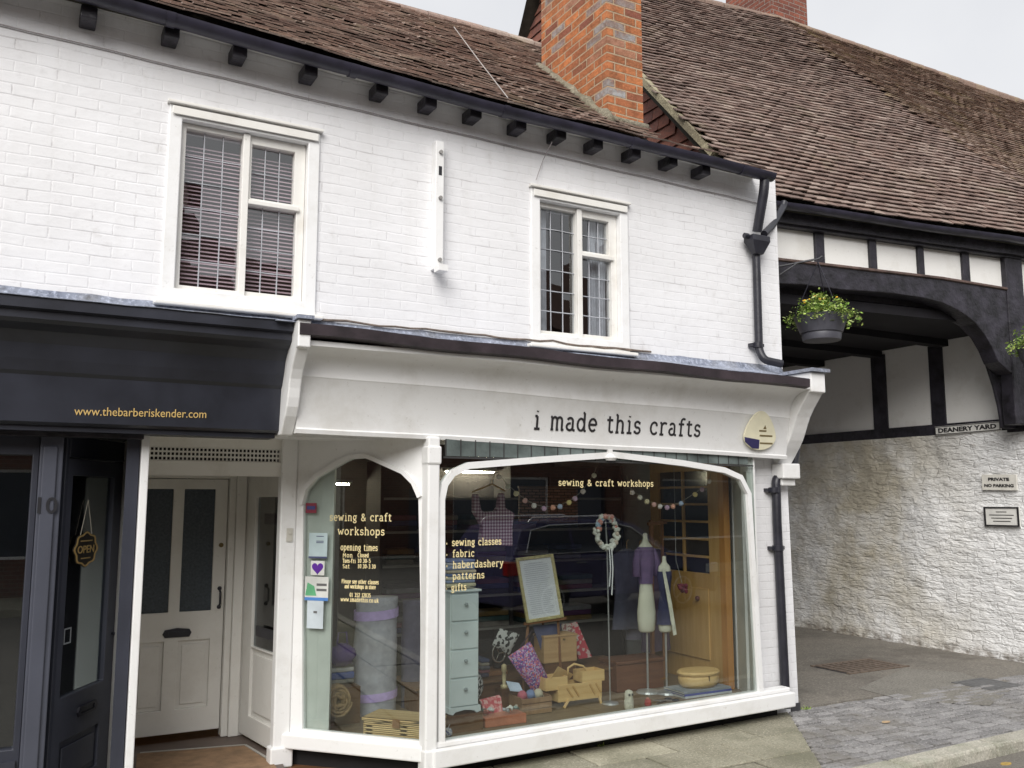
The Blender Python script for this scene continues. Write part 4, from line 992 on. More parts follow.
# ================================================================== GATEWAY HOUSE
Hh = thing('gateway_house', 'timber framed gateway house with black arch beam, white panels and large tiled roof', 'building', (8, .3, 0))
HF = Fr((5.88, .59, 0), (.992, -.124, 0), (0, 0, 1), (-.124, -.992, 0))
def hp_(x, y): return HF.pick(x, y)
HE = 8.0
pz = [hp_(x, y) for x, y in ((780, 262), (1000, 290))]; zb_ = 4.06
# studs and white panels
zt_ = 4.40; zp = 4.055
pn = MB(); pn.box(0, HE, zp-.05, zt_+.15, -.12, -.02, HF); pn.build('panel_wall', PLASTER, Hh)
for a, b in ((815, 824), (869, 876), (917, 923), (961, 968)):
    s0, s1 = hp_(a, 250)[0], hp_(b, 250)[0]; MB().box(s0, s1, zp-.03, zt_+.02, -.05, .012, HF).build('stud', BLK, Hh, bevel=.006)
s0 = hp_(1002, 265)[0]; s1 = hp_(1019, 265)[0]
for k in range(5): MB().box(s1+.7+k*.5, s1+.8+k*.5, zp-.03, zt_+.02, -.05, .012, HF).build('stud', BLK, Hh)
MB().box(s0, s1, 2.56, zt_+.02, -.12, .04, HF).build('corner_post', BLK, Hh, bevel=.012)
MB().box(-.0, HE, zt_, zt_+.24, -.1, .06, HF).build('eaves_beam', BLK, Hh)
# arch beam with curved underside
und = [(776, 284), (800, 285), (838, 290), (870, 292), (893, 294), (920, 298), (940, 303), (955, 310), (964, 316), (974, 324), (983, 336), (990, 348), (996, 362)]
U = [hp_(*p) for p in und]; L0 = hp_(1002, 372)
poly = [(-.02, zp+.002)]+[(u[0], u[1]) for u in U]+[(s0-.002, L0[1]-.02), (s0-.002, zp-.02), (hp_(940, 285)[0], zp+.02), (hp_(860, 273)[0], zp+.012)]
poly[0] = (-.02, zp+.01); poly.insert(1, (-.02, U[0][1]))
MB().plate(poly, [], HF, -.16, .03).build('arch_beam', BLK, Hh, bevel=.008)
mo = MB(); mo.tube([HF(-.02, zp+.012, .03), HF(hp_(860, 273)[0], zp+.018, .035), HF(hp_(940, 285)[0], zp+.022, .035), HF(s0, zp-.01, .035)], .018, 6); mo.build('drip_mould', simple('rusty_moulding', (.10, .065, .055), .7, .5, 9), Hh)
# deeper inner brace
ib = MB(); IF = Fr(HF(0, 0, -.17), HF.u, HF.v, HF.n)
U2 = [IF.pick(*p) for p in ((779, 295), (850, 300), (915, 307), (945, 316), (962, 326), (975, 340), (986, 360), (994, 385), (999, 405), (1003, 428))]
poly = [(0, zp)]+U2+[(U2[-1][0]+.25, U2[-1][1]), (U2[-1][0]+.25, zp)]
ib.plate(poly, [], IF, -.035, .0); ib.build('inner_brace', BLK, Hh, bevel=.006)
MB().box(-.01, .07, 2.3, zp, -.2, -.02, HF).build('left_post', BLK, Hh)
# front continuing to the right (outside the frame)
cw = MB(); cw.box(s1+.3, HE, 2.56, zp-.05, -.3, -.05, HF); cw.build('front_panel', PLASTER, Hh)
MB().box(s1+.002, HE, 2.5, 2.6, -.3, .03, HF).build('sill_beam', BLK, Hh)
# ceiling of the passage
cz = 3.575
ce = MB(); ce.plate([(5.88, .70), (10.2, .2), (10.2, 9), (5.88, 9)], [], WORLD, cz+.1, cz+.2); 
BLKD = simple('near_black', (.007, .006, .009), .9, .3, 5, .2); ce.build('passage_ceiling', BLKD, Hh)  # near-black, darker than the other black timber
for i in range(8):
    y = 1.2+i*.95; MB().box(5.885, 9.9, y-.07, y+.07, cz+.02, cz+.1).build('ceiling_joist', BLKD, Hh)
# inner side panels of the passage wall
XW = 9.80
MB().box(XW+.02, XW+.3, .35, 9.5, 2.5, cz+.1).build('side_panel', PLASTER, Hh)
ys = [atX(x, 390, XW).y for x in (872, 886, 930, 944)]
MB().box(XW-.0, XW+.1, min(ys[0], ys[1]), max(ys[0], ys[1]), 2.6, cz+.05).build('stud', BLK, Hh)
MB().box(XW-.0, XW+.1, min(ys[2], ys[3]), max(ys[2], ys[3]), 2.6, cz+.05).build('stud', BLK, Hh)
for y in (4.1, 5.2, 6.3): MB().box(XW, XW+.1, y, y+.2, 2.6, cz).build('stud', BLK, Hh)
MB().box(XW-.02, XW+.1, .3, 9.5, 2.53, 2.66).build('wall_plate', BLK, Hh)
# roof: plane one (rotated like the front) and plane two beyond the crease
PT = radians(50); hu = HF.u; hn = V((.124, .992, 0)); E_o = V((6.5, .31, 4.6))
R1 = Fr(E_o, hu, hn*cos(PT)+V((0, 0, sin(PT))), None)
vg0 = R1.pick(718, 153); vg1 = R1.pick(645, 78); rdg = R1.pick(728, 10); apx = (lerp(vg0[0], vg1[0], (rdg[1]-vg0[1])/(vg1[1]-vg0[1]))+.02, rdg[1])
ct = R1.pick(775, 20); ct = (ct[0], rdg[1]); cbm = R1.pick(1024, 190); k = (0-.02-cbm[1])/(ct[1]-cbm[1]); cb0 = (lerp(cbm[0], ct[0], k), -.02)
xl = (V((5.9, 0, 0))-E_o).dot(hu)
P1 = [(xl+.02, -.02), (cb0[0]+.12, cb0[1]), (ct[0]+.1, ct[1]), apx, (vg0[0]-.05, vg0[1]-.1), (xl, .6)]
rm = MB(); rm.plate(P1, [], R1, -.1, -.02)
Pt = R1(*ct); rr_ = onp(1024, 105, (0, 0, Pt.z), (0, 0, 1)); ru = (rr_-Pt).normalized(); Pb = R1(*cb0)
nrm = ru.cross((Pt-Pb)).normalized()
if nrm.z < 0: nrm = -nrm
uv = nrm.cross(ru).normalized()
if uv.z < 0: uv = -uv
R2 = Fr(Pb, ru, uv, nrm); tp = R2.inv(Pt); 
P2 = [(-.1, 0), (tp[0]-.1, tp[1]), (9, tp[1]), (9, 0)]
rm.plate(P2, [], R2, -.1, -.02)
# back slopes, so that the roof is a closed volume
for (A, C) in ((R1(*apx), R1(*ct)), (R1(*ct), R2(9, tp[1]))):
    rm.add([A, C, C+V((.6, 3.8, -4.2)), A+V((.6, 3.8, -4.2))], [(0, 1, 2, 3)])
ro = rm.build('roof', DIRT, Hh)
tile_field(R1, [(p[0], p[1]) for p in P1], seed=11, sag=.05, tw=.15, gauge=.086, lift0=.030, th=.012).build('roof_tiles', TIL2, ro, fixn=False)
tile_field(R2, P2, seed=21, sag=.06, tw=.15, gauge=.084, lift0=.028, th=.012).build('roof_tiles', TIL3, ro, fixn=False)
rg = MB()
def ridge(a, b, rad=.11):
    a, b = V(a), V(b); n = max(1, int((b-a).length/.32)); 
    for i in range(n):
        p, q = a.lerp(b, i/n), a.lerp(b, (i+.97)/n); rg.tube([p+V((0, 0, .0)), q+V((0, 0, .006))], rad, 10)
ridge(R1(apx[0], apx[1], -.03), R1(ct[0], ct[1], -.03)); ridge(R1(ct[0], ct[1], -.03), R2(9, tp[1], -.03))
rg.build('ridge_tiles', TIL3, ro)
# gable tile hung, verge
gx = R1(*vg0).x; V0 = R1(*vg0); V1 = R1(*apx)
gf = Fr((gx+.02, 0, 0), (0, -1, 0), (0, 0, 1), (-1, 0, 0))   # a = -Y
GP = [(-(V0.y-.1), 4.4), (-(V0.y-.1), V0.z-.24), (-V1.y, V1.z-.17), (-4.45, V1.z-.03), (-4.80, 8.22), (-6.0, 6.0), (-6.0, 4.4)]
gm = MB().plate([(a, b+(.12 if b > 5 and a > -4 else 0)) for a, b in GP], [], gf, -.12, -.03).build('gable', CHR, Hh)
tile_field(gf, GP, tw=.19, gauge=.14, th=.014, sag=0, seed=31, wob=.004).build('hung_tiles', HUNG, gm, fixn=False)
vg = MB(); dlt = V((-.03, 0, 0)); vg.beam(R1(*vg0)+V((-.04, 0, -.02)), V1+V((-.04, 0, -.02)), .09, .07); vg.beam(V((gx-.02, 4.46, V1.z)), V((gx-.02, 4.82, 8.24)), .06, .06); vg.beam(V((gx-.02, 4.82, 8.24)), V((gx-.02, 6.0, 6.0)), .06, .06)
vg.build('verge', MORT, Hh)
# gutter of the gateway house
gq = MB(); gutter(gq, R1(xl+.1, -.03, -.03)+V((0, -.02, 0)), R1(7.0, -.03, -.03)+V((0, -.02, 0)), .055, V((-.124, -.992, 0)))
gq.build('gutter', GUT, Hh, 'auto')
fb_ = MB(); fb_.beam(R1(xl+.05, .02, -.14), R1(7, .02, -.14), .04, .2); fb_.build('eaves_board', BLK, Hh)
sfm = MB(); a, b = R1(xl+.03, .0, -.16), R1(7, .0, -.16)
sfm.add([a, b, b+V((.03, .32, .02)), a+V((.03, .32, .02)), a+V((0, 0, .03)), b+V((0, 0, .03)), b+V((.03, .32, .05)), a+V((.03, .32, .05))], [(0, 1, 2, 3), (7, 6, 5, 4), (0, 1, 5, 4), (1, 2, 6, 5), (2, 3, 7, 6), (3, 0, 4, 7)]); sfm.build('eaves_soffit', BLK, Hh)
# second chimney on the ridge
rc = onp(765, 20, (0, 3.9, 0), (0, 1, 0)); e0 = onp(800, 20, (0, 3.9, 0), (0, 1, 0))
cm = MB(); cm.box(rc.x, e0.x, 3.75, 4.75, 7.5, 10.6); cm.box(rc.x-.04, e0.x+.04, 3.71, 4.79, 10.6, 10.8); cm.build('chimney', CHR, Hh)

# ================================================================== PASSAGE WALL AND SIGNS
wl = MB(); 
# rough stone face: subdivided sheet with gentle real undulation
ny, nz = 130, 36; vs = []
for j in range(nz+1):
    for i in range(ny+1):
        y = lerp(.2, 9.5, i/ny); z = lerp(-.05, 2.53, j/nz)
        b = .05*NZ.noise(V((y*1.1, z*1.3, 3)))+.028*NZ.noise(V((y*4, z*5, 8)))
        if y < 1.3: b *= .4
        vs.append(V((XW-.03+b+(.0 if z > .1 else -.02), y, z)))
fs = [(j*(ny+1)+i, j*(ny+1)+i+1, (j+1)*(ny+1)+i+1, (j+1)*(ny+1)+i) for j in range(nz) for i in range(ny)]
wl.add(vs, fs); wl.box(XW+.06, XW+.45, .19, 9.5, -.05, 2.5)
k = len(wl.v); wl.quad((XW-.06, .2, -.05), (XW+.3, .17, -.05), (XW+.3, .17, 2.53), (XW-.04, .2, 2.53))
wl.box(XW+.3, 14, .05, .4, -.05, 2.5)
PWL = wl.build('passage_wall', STONE, None, True, fixn=False); tag(PWL, 'rough limewashed stone wall along the covered passage, stained yellow towards the back', 'wall')
def wallsign(name, label, cat, corners, X):
    P = [atX(x, y, X) for x, y in corners]   # tl, tr, br, bl
    u_ = ((P[1]-P[0])+(P[2]-P[3])).normalized(); v_ = V((0, 0, 1)); v_ = (v_-u_*u_.dot(v_)).normalized()
    fr = Fr(P[3], u_, v_, (-1, 0, 0)); w = ((P[1]-P[0]).length+(P[2]-P[3]).length)/2; h = ((P[0]-P[3]).length+(P[1]-P[2]).length)/2
    r = thing(name, label, cat, P[3]); return r, fr, w, h
SIGNW = simple('sign_white', (.72, .71, .67), .5, .1, 8)
sg, fr, w, h = wallsign('street_sign', 'long white DEANERY YARD street name sign below the black wall plate', 'street sign', ((935, 427), (1001, 421), (1001, 430.5), (935, 435.5)), XW-.06)
MB().box(0, w, 0, h, -.02, 0, fr).build('plate', SIGNW, sg, bevel=.004)
MB().plate(rect(.004, w-.004, .004, h-.004), [rect(.014, w-.014, .012, h-.012)], fr, .0005, .003).build('border', LETTER, sg)
def fit_text(body, fr, x0, x1, z0, capz, mat, parent, out=.004, bold=0):
    o = text_obj(body, 'lettering', fr, 0, 0, capz/.7, mat, parent, out=out, ext=.0008, bold=bold)
    loc = parent.location if parent.parent is None else parent.parent.location
    ps = [(fr.inv(v.co+loc)) for v in o.data.vertices]; a0 = min(p[0] for p in ps); a1 = max(p[0] for p in ps); k_ = (x1-x0)/(a1-a0); b0 = min(p[1] for p in ps); b1 = max(p[1] for p in ps); kz = capz/(b1-b0)
    for v, p in zip(o.data.vertices, ps):
        c_ = (v.co+loc-fr.o).dot(fr.n); v.co = fr(x0+(p[0]-a0)*k_, z0+(p[1]-b0)*kz, c_)-loc
    return o
fit_text('DEANERY YARD', fr, .05, w-.05, h*.25, h*.52, LETTER, sg, bold=.003)
sg, fr, w, h = wallsign('private_sign', 'cream PRIVATE NO PARKING sign on the passage wall', 'sign', ((982, 475), (1017, 474.5), (1017, 491), (982, 490)), XW-.06)
MB().box(0, w, 0, h, -.02, 0, fr).build('plate', simple('sign_cream', (.68, .66, .60), .6, .1, 8), sg, bevel=.004)
fit_text('PRIVATE', fr, w*.2, w*.8, h*.6, h*.2, LETTER, sg, bold=.002); fit_text('NO PARKING', fr, w*.08, w*.92, h*.2, h*.2, LETTER, sg, bold=.002)
sg, fr, w, h = wallsign('notice_plate', 'black framed white notice plate on the passage wall under the private sign', 'sign', ((985, 507), (1020, 507), (1020, 527), (985, 526)), XW-.06)
MB().box(0, w, 0, h, -.02, 0, fr).build('plate', SIGNW, sg)
MB().plate(rect(0, w, 0, h), [rect(.02, w-.02, .016, h-.016)], fr, .0005, .008).build('border', LETTER, sg)
g = MB()
for i, (a, b) in enumerate(((.35, .65), (.15, .85), (.2, .8), (.25, .75))): g.box(w*a, w*b, h*(.72-.16*i), h*(.76-.16*i), .0005, .002, fr)
g.build('text_lines', LETTER, sg)

# egg shaped sign on the fascia
q = FS.pick(757, 430); ce_ = FS(q[0], q[1], .02)
EG = thing('egg_sign', 'cream egg shaped sign with navy corner fixed to the right end of the shop fascia', 'sign', ce_)
t1 = FS.pick(757, 408); t0 = FS.pick(757, 447); l_ = FS.pick(741, 437); r_ = FS.pick(773, 435)
cz_ = (t0[1]+.35*(t1[1]-t0[1])); hw = (r_[0]-l_[0])/2; hu_ = t1[1]-cz_; hl = cz_-t0[1]; cxg = (r_[0]+l_[0])/2
egg = [(cxg+hw*cos(a)*(1-.25*max(0, sin(a))), cz_+(hu_ if sin(a) > 0 else hl)*sin(a)) for a in [2*pi*i/40 for i in range(40)]]
MB().plate(egg, [], FS, .02, .035).build('board', simple('pale_yellow_board', (.74, .70, .52), .5, .12, 5), EG, bevel=.003)
nv = [p for p in egg if p[0] < cxg-hw*.05 and p[1] < cz_-hl*.12]
nv = [(cxg-hw*.98, cz_-hl*.10), (cxg-hw*.05, cz_-hl*.25), (cxg-hw*.05, cz_-hl*.9), (cxg-hw*.45, cz_-hl*.9), (cxg-hw*.93, cz_-hl*.45)]
MB().plate(nv, [], FS, .0355, .038).build('navy_corner', simple('sign_navy', (.03, .025, .10), .5), EG)
g = MB()
for i, (a, b, z) in enumerate(((-.1, .35, .35), (-.05, .75, -.0), (.0, .8, -.55))): g.box(cxg+hw*a, cxg+hw*b, cz_+hl*z, cz_+hl*(z+.12), .0355, .037, FS)
g.plate([(cxg+hw*.15, cz_+hu_*.30), (cxg+hw*.35, cz_+hu_*.30), (cxg+hw*.25, cz_+hu_*.45)], [], FS, .0355, .037)
g.build('emblem', simple('sign_brown', (.16, .12, .05), .5), EG)

# ================================================================== HANGING BASKETS
LEAF = m_tiles('basket_leaf', [(.12, .26, .03), (.34, .50, .09), (.50, .60, .16), (.08, .18, .03), (.6, .66, .28)], (.1, .2, .03), 0, .9)
FLOW = simple('yellow_flower', (.85, .50, .04), .6, .2, 30)
BOWL = simple('dark_plastic_bowl', (.07, .07, .085), .45, .2)
def basket(c, label, hook, wallp, seed=3, r=.2):
    rnd = random.Random(seed); c = V(c)
    T = thing('hanging_basket', label, 'hanging basket', c, 'hanging baskets on the gateway house')
    MB().lathe([(r*.55, -.17), (r*.70, -.165), (r*.74, -.12), (r*.72, -.10), (r*.78, -.095), (r, .05), (r*1.03, .06), (r*.97, .06), (r*.9, .0)], c, 28).build('bowl', BOWL, T, 'auto')
    m_ = MB()
    for i in range(2900):
        a = rnd.uniform(0, 2*pi); d = rnd.random()**.6*r*1.12; lump = 1+.75*NZ.noise(V((cos(a)*2.6+seed, sin(a)*2.6, d*9)))
        z = .05+rnd.random()*.21*lump*(1-.6*(d/r)**2)
        if d > r*.92: z -= rnd.random()*.09
        p = c+V((cos(a)*d*lump, sin(a)*d*lump, z)); s_ = rnd.choice((.007, .010, .014, .022))*rnd.uniform(.8, 1.2)
        u_ = V((rnd.uniform(-1, 1), rnd.uniform(-1, 1), rnd.uniform(-.6, .6))).normalized(); w_ = u_.cross(V((rnd.uniform(-1, 1), rnd.uniform(-1, 1), 1))).normalized()
        m_.add([p-u_*s_, p+w_*s_*.6, p+u_*s_, p-w_*s_*.6], [(0, 1, 2, 3)], rnd.random())
    for i in range(16):
        a = rnd.uniform(0, 2*pi); p = c+V((cos(a)*r*.95, sin(a)*r*.95, .08)); L_ = rnd.uniform(.05, .12)
        for k in range(14):
            q_ = p+V((cos(a)*L_*k/14, sin(a)*L_*k/14, -.05*(k/14)**2*rnd.uniform(.3, 1.6)))+V((rnd.uniform(-1, 1), rnd.uniform(-1, 1), rnd.uniform(-1, 1)))*.012; s_ = .012
            u_ = V((rnd.uniform(-1, 1), rnd.uniform(-1, 1), rnd.uniform(-.6, .6))).normalized(); w_ = u_.cross(V((0, .3, 1))).normalized()
            m_.add([q_-u_*s_, q_+w_*s_*.6, q_+u_*s_, q_-w_*s_*.6], [(0, 1, 2, 3)], rnd.random())
    fo = m_.build('foliage', LEAF, T, fixn=False)
    f_ = MB()
    for i in range(22):
        a = rnd.uniform(0, 2*pi); d = rnd.random()*r*.8; p = c+V((cos(a)*d+.03, sin(a)*d, .13+rnd.random()*.13)); f_.ball(p, .014, 7, 4, .25, (1, 1, .6))
    f_.build('flowers', FLOW, T, True)
    ch_ = MB(); hk = V(hook)
    for k in range(3):
        a = 2*pi*k/3+.4; ch_.tube([c+V((cos(a)*r, sin(a)*r, .05)), hk], .004, 5)
    ch_.build('chain', BLKI, T)
    b_ = MB(); wp = V(wallp); b_.tube([wp, hk+V((0, 0, .03)), hk+(hk-wp).normalized()*.04+V((0, 0, .05))], .010, 6); b_.tube([wp-V((0, 0, .28)), wp.lerp(hk, .75)+V((0, 0, .02))], .008, 6); b_.tube([wp+V((0, 0, .05)), wp-V((0, 0, .32))], .012, 6)
    b_.build('bracket', BLKI, T)
    return T
bc = at(821, 323, .05); hk = at(818, 262, .05)
basket(bc, 'hanging basket with yellow flowers left of the arch, beside the downpipe', hk, HF(.02, at(782, 285, .5).z+.05, .03), r=.24)
bc2 = onp(1038, 352, (0, -.25, 0), (0, 1, 0)); 
basket(bc2, 'second hanging basket mostly cut off at the right edge, right of the corner post', bc2+V((0, 0, .42)), HF(s1+.03, bc2.z+.40, .04), seed=9, r=.2)

# ================================================================== INSIDE THE SHOP WINDOW
BED = .166
def pcs(x, y, Y): return at(x, y, Y)
def floorY(px, py, z=BED): return atZ(px, py, z)
# -- cloth bolts left
def bolt(px0, px1, pyt, pyb, mat, band, label):
    b = floorY((px0+px1)/2, pyb); Y = b.y
    top = at((px0+px1)/2, pyt, Y).z; r = (at(px1, pyb, Y).x-at(px0, pyb, Y).x)/2*.93
    T = thing('fabric_roll', label, 'fabric roll', b, 'fabric rolls standing in the narrow window'); c = V((b.x, b.y, 0))
    n = 28; vs = []; hs = [BED+(top-BED)*i/30 for i in range(31)]
    for z in hs:
        for j in range(n):
            a = 2*pi*j/n; q = r*(1+.03*sin(a*2+z*14)*.6+.06*NZ.noise(V((cos(a)*1.5+z*2, sin(a)*1.5, z*7)))+.02*sin(3*a+z*9))
            vs.append(c+V((cos(a)*q, sin(a)*q*.7, z)))
    m_ = MB().add(vs, [(i*n+j, i*n+(j+1) % n, (i+1)*n+(j+1) % n, (i+1)*n+j) for i in range(30) for j in range(n)]+[tuple(30*n+j for j in range(n))])
    m_.build('cloth', mat, T, True)
    if band:
        for f0, f1 in ((.13, .20), (.82, .90)):
            z0, z1 = lerp(BED, top, f0), lerp(BED, top, f1)
            vs = [c+V((cos(2*pi*j/n)*r*1.05, sin(2*pi*j/n)*r*.74, z+.012*sin(2*pi*j/n+1))) for z in (z0, z1) for j in range(n)]
            MB().add(vs, [(j, (j+1) % n, n+(j+1) % n, n+j) for j in range(n)]).build('band', band, T, True)
    return T
bolt(352, 397, 597, 713, cloth('grey_wool', (.46, .46, .52)), cloth('lilac_band', (.60, .46, .85)), 'tall grey fabric roll with lilac bands beside the dark roll')
bolt(400, 428, 600, 706, cloth('charcoal_cloth', (.11, .10, .15)), None, 'tall charcoal fabric roll behind the window corner post')
# wicker hamper
a = floorY(352, 735); b = DF(DF.pick(352, 730)[0], 0, -.10)
T = thing('wicker_hamper', 'lidded wicker hamper at the foot of the grey fabric roll', 'basket', (2.22, .15, BED))
WK = m_wicker('wicker', (.78, .58, .30), (.62, .42, .19))
hf = Fr((0, 0, BED), (1, 0, 0), (0, 1, 0))
q0 = DF.inv(V((0, 0, 0)))
HFm = Fr(DF(DF.pick(358, 730)[0], BED, -.06), DF.u, (0, 0, 1), DF.n)
hl_ = DF.pick(428, 735)[0]-DF.pick(358, 730)[0]
MB().box(0, hl_, 0, .145, -.24, 0, HFm).build('basket_body', WK, T, bevel=.015)
MB().box(-.008, hl_+.005, .147, .172, -.245, .008, HFm).build('lid', WK, T, bevel=.01)
MB().box(hl_*.45, hl_*.55, .12, .175, .009, .014, HFm).build('strap', cloth('tan_leather', (.25, .13, .06)), T)
# jute coil, blue fabrics, purple bag
c = at(336, 699, .62)
T = thing('jute_coil', 'coiled jute roll lying at the left of the narrow window', 'fabric roll', c)
m_ = MB()
pth = []
for i in range(90):
    a = i/90*2*pi*4; r_ = .02+.075*i/90; pth.append(c+V((cos(a)*r_, -.02+0.01*sin(i), sin(a)*r_*1.15)))
m_.tube(pth, .016, 7, flat=((0, 1, 0), 3.5)); m_.build('coil', simple('jute', (.33, .22, .11), .95, .25, 40, .8, bsc=200), T, True)
def pile(name, label, cat, px0, px1, pyb, Y, layers, depth=.25, group=None):
    a = at(px0, pyb, Y); b = at(px1, pyb, Y); T = thing(name, label, cat, ((a.x+b.x)/2, Y, a.z), group)
    z = a.z
    for (hgt, col) in layers:
        x0, x1 = a.x+random.uniform(0, .012), b.x-random.uniform(0, .012)
        m = m_pattern(*col) if isinstance(col[1], list) else cloth('pile_%d%d%d' % tuple(int(v*99) for v in col), col)
        MB().box(x0, x1, Y+random.uniform(0, .01), Y+depth, z, z+hgt-.002).build('folded_cloth', m, T, bevel=min(.012, hgt*.35)); z += hgt
    return T
pile('fabric_stack', 'folded blue and grey fabrics above the jute coil', 'fabric stack', 322, 356, 686, .78, [(.03, (.28, .27, .25)), (.05, (.05, .10, .35)), (.035, (.5, .5, .5)), (.03, (.05, .05, .08))])
c = at(342, 655, .8)
T = thing('purple_bag', 'slumped purple cloth bag on the fabrics beside the grey roll', 'bag', c)
MB().ball(c, .10, 18, 12, .10, (1, .7, .8)).build('bag_body', cloth('deep_purple', (.07, .03, .20)), T, True)
MB().tube([c+V((-.04, 0, .07)), c+V((-.03, 0, .16)), c+V((.03, 0, .16)), c+V((.04, 0, .07))], .008, 6).build('handle', cloth('deep_purple', (.07, .03, .20)), T, True)
MB().box(1.85, 2.3, .70, .98, BED, .42).build('low_shelf', BROWN, B)
c = at(345, 695, .7)
# notices stuck to the glass
def notice(name, label, x0, x1, y0, y1, mats, cat='notice'):
    a = DFg.pick(x0, y1); b = DFg.pick(x1, y0); T = thing(name, label, cat, DFg(a[0], a[1], .0), 'notices stuck inside the narrow window')
    MB().box(a[0], b[0], a[1], b[1], .0045, .0055, DFg).build('paper', mats, T)
    return T, a, b
T, a, b = notice('card_sticker', 'small dark red card payment sticker, topmost on the angled window', 306, 317, 503, 513, simple('maroon_sticker', (.22, .03, .05), .5), 'sticker')
MB().box(a[0]+.01, b[0]-.01, lerp(a[1], b[1], .35), lerp(a[1], b[1], .7), .0057, .0064, DFg).build('band', simple('sticker_blue', (.05, .06, .2), .5), T)
T, a, b = notice('poster', 'pale blue notice with a navy foot below the red sticker', 309, 328, 533, 558, simple('pale_blue_paper', (.42, .52, .54), .6))
g = MB(); g.box(a[0], b[0], a[1], lerp(a[1], b[1], .07), .0057, .0064, DFg)
for k in (.6, .66, .85): g.box(lerp(a[0], b[0], .4), lerp(a[0], b[0], .8), lerp(a[1], b[1], k), lerp(a[1], b[1], k+.03), .0057, .0064, DFg)
g.build('print', simple('navy_print', (.06, .07, .15), .6), T)
T, a, b = notice('heart_sticker', 'white sticker with a purple heart on the angled window', 311, 325, 561, 575, simple('white_paper', (.62, .63, .60), .6), 'sticker')
ch_, cv = (a[0]+b[0])/2, (a[1]+b[1])/2; hs_ = (b[0]-a[0])*.42
MB().plate([(ch_+hs_*.062*16*sin(s_)**3, cv+hs_*.062*(13*cos(s_)-5*cos(2*s_)-2*cos(3*s_)-cos(4*s_))) for s_ in [2*pi*i/30+.05 for i in range(30)]], [], DFg, .0057, .0066).build('heart', simple('purple_ink', (.10, .02, .28), .5), T)
T, a, b = notice('poster', 'white picture notice with green and blue landscape below the heart', 305, 329, 577, 600, simple('white_paper', (.62, .63, .60), .6))
MB().box(a[0], b[0], a[1], lerp(a[1], b[1], .13), .0057, .0064, DFg).build('blue_foot', simple('blue_print', (.08, .22, .55), .5), T)
MB().plate([(a[0]+.004, lerp(a[1], b[1], .2)), (lerp(a[0], b[0], .5), lerp(a[1], b[1], .2)), (lerp(a[0], b[0], .4), lerp(a[1], b[1], .6)), (a[0]+.02, lerp(a[1], b[1], .75))], [], DFg, .0057, .0066).build('green_print', simple('green_print', (.12, .40, .20), .5), T)
g = MB()
for k in (.4, .62): g.box(lerp(a[0], b[0], .5), lerp(a[0], b[0], .93), lerp(a[1], b[1], k), lerp(a[1], b[1], k+.1), .0057, .0064, DFg)
g.build('print', simple('grey_print', (.12, .12, .12), .6), T)
T, a, b = notice('poster', 'plain pale notice at the bottom of the angled window notices', 307, 324, 601, 628, simple('pale_paper', (.50, .56, .60), .6))
MB().box(lerp(a[0], b[0], .4), lerp(a[0], b[0], .62), lerp(a[1], b[1], .55), lerp(a[1], b[1], .63), .0057, .0064, DFg).build('print', simple('grey_print', (.12, .12, .12), .6), T)

# -- drawer tower
Y = .12; a = at(450, 716, Y); b = at(479, 716, Y); top = at(463, 592, Y).z; z0 = a.z
T = thing('drawer_tower', 'tall narrow pale blue drawer tower with four knobs behind the window post', 'chest of drawers', ((a.x+b.x)/2, Y, z0))
PB_ = simple('pale_blue_paint', (.66, .73, .74), .5, .08, 5)
yd = .22; x0, x1 = a.x, b.x
MB().box(x0, x1, Y+.012, Y+yd, z0+.05, top).build('carcass', PB_, T, bevel=.004)
zb0 = z0+.05; 
for k in range(4):
    d0, d1 = lerp(zb0, top-.01, k/4)+.006, lerp(zb0, top-.01, (k+1)/4)-.006
    d_ = MB().box(x0+.008, x1-.008, Y, Y+.011, d0, d1).build('drawer', PB_, T, bevel=.003)
    MB().tube([((x0+x1)/2, Y, lerp(d0, d1, .62)), ((x0+x1)/2, Y-.02, lerp(d0, d1, .62)), ((x0+x1)/2, Y-.028, lerp(d0, d1, .62))], [.007, .014, .01], 10).build('knob', simple('grey_knob', (.3, .34, .35), .4), d_, True)
ft = [(x0-.01, z0+.05), (x0-.012, z0+.012), (x0+.02, z0+.002), (x0+.04, z0+.02), ((x0+x1)/2, z0+.03), (x1-.04, z0+.02), (x1-.02, z0+.002), (x1+.012, z0+.012), (x1+.01, z0+.05)]
MB().plate(ft, [], Fr((0, Y-.004, 0), (1, 0, 0), (0, 0, 1), (0, -1, 0)), -.22, 0).build('base', PB_, T)
MB().box(x0-.012, x1+.012, Y-.01, Y+yd, top, top+.015).build('top', PB_, T, bevel=.003)
MB().box(x0-.02, x1+.02, Y-.02, Y+yd+.01, BED, z0).build('stand', BROWN, T)
zz = at(463, 589, Y).z
pile('fabric_stack', 'colourful folded fabrics on top of the pale blue drawer tower', 'fabric stack', 446, 477, 588, Y+.01,
     [(.028, (.55, .50, .33)), (.022, (.25, .30, .42)), (.026, (.60, .56, .45)), (.02, (.14, .20, .36)), (.024, (.50, .42, .30)), (.03, (.30, .36, .52)), (.022, (.52, .52, .55)), (.02, (.20, .25, .45))], .2)
# -- black and white round cushion
c = floorY(470, 708); c = at(465, 687, .55)
T = thing('round_cushion', 'round black and white patterned cushion behind the drawer tower', 'cushion', c)
MB().ball(c, .15, 26, 14, 0, (1, .45, .95)).build('cover', m_pattern('black_white_print', [(.02, .02, .02), (.6, .6, .58), (.02, .02, .02), (.55, .55, .55)], 75), T, True)
MB().ball(c+V((0, -.066, 0)), .012, 8, 5).build('button', cloth('button_black', (.03, .03, .03)), T, True)
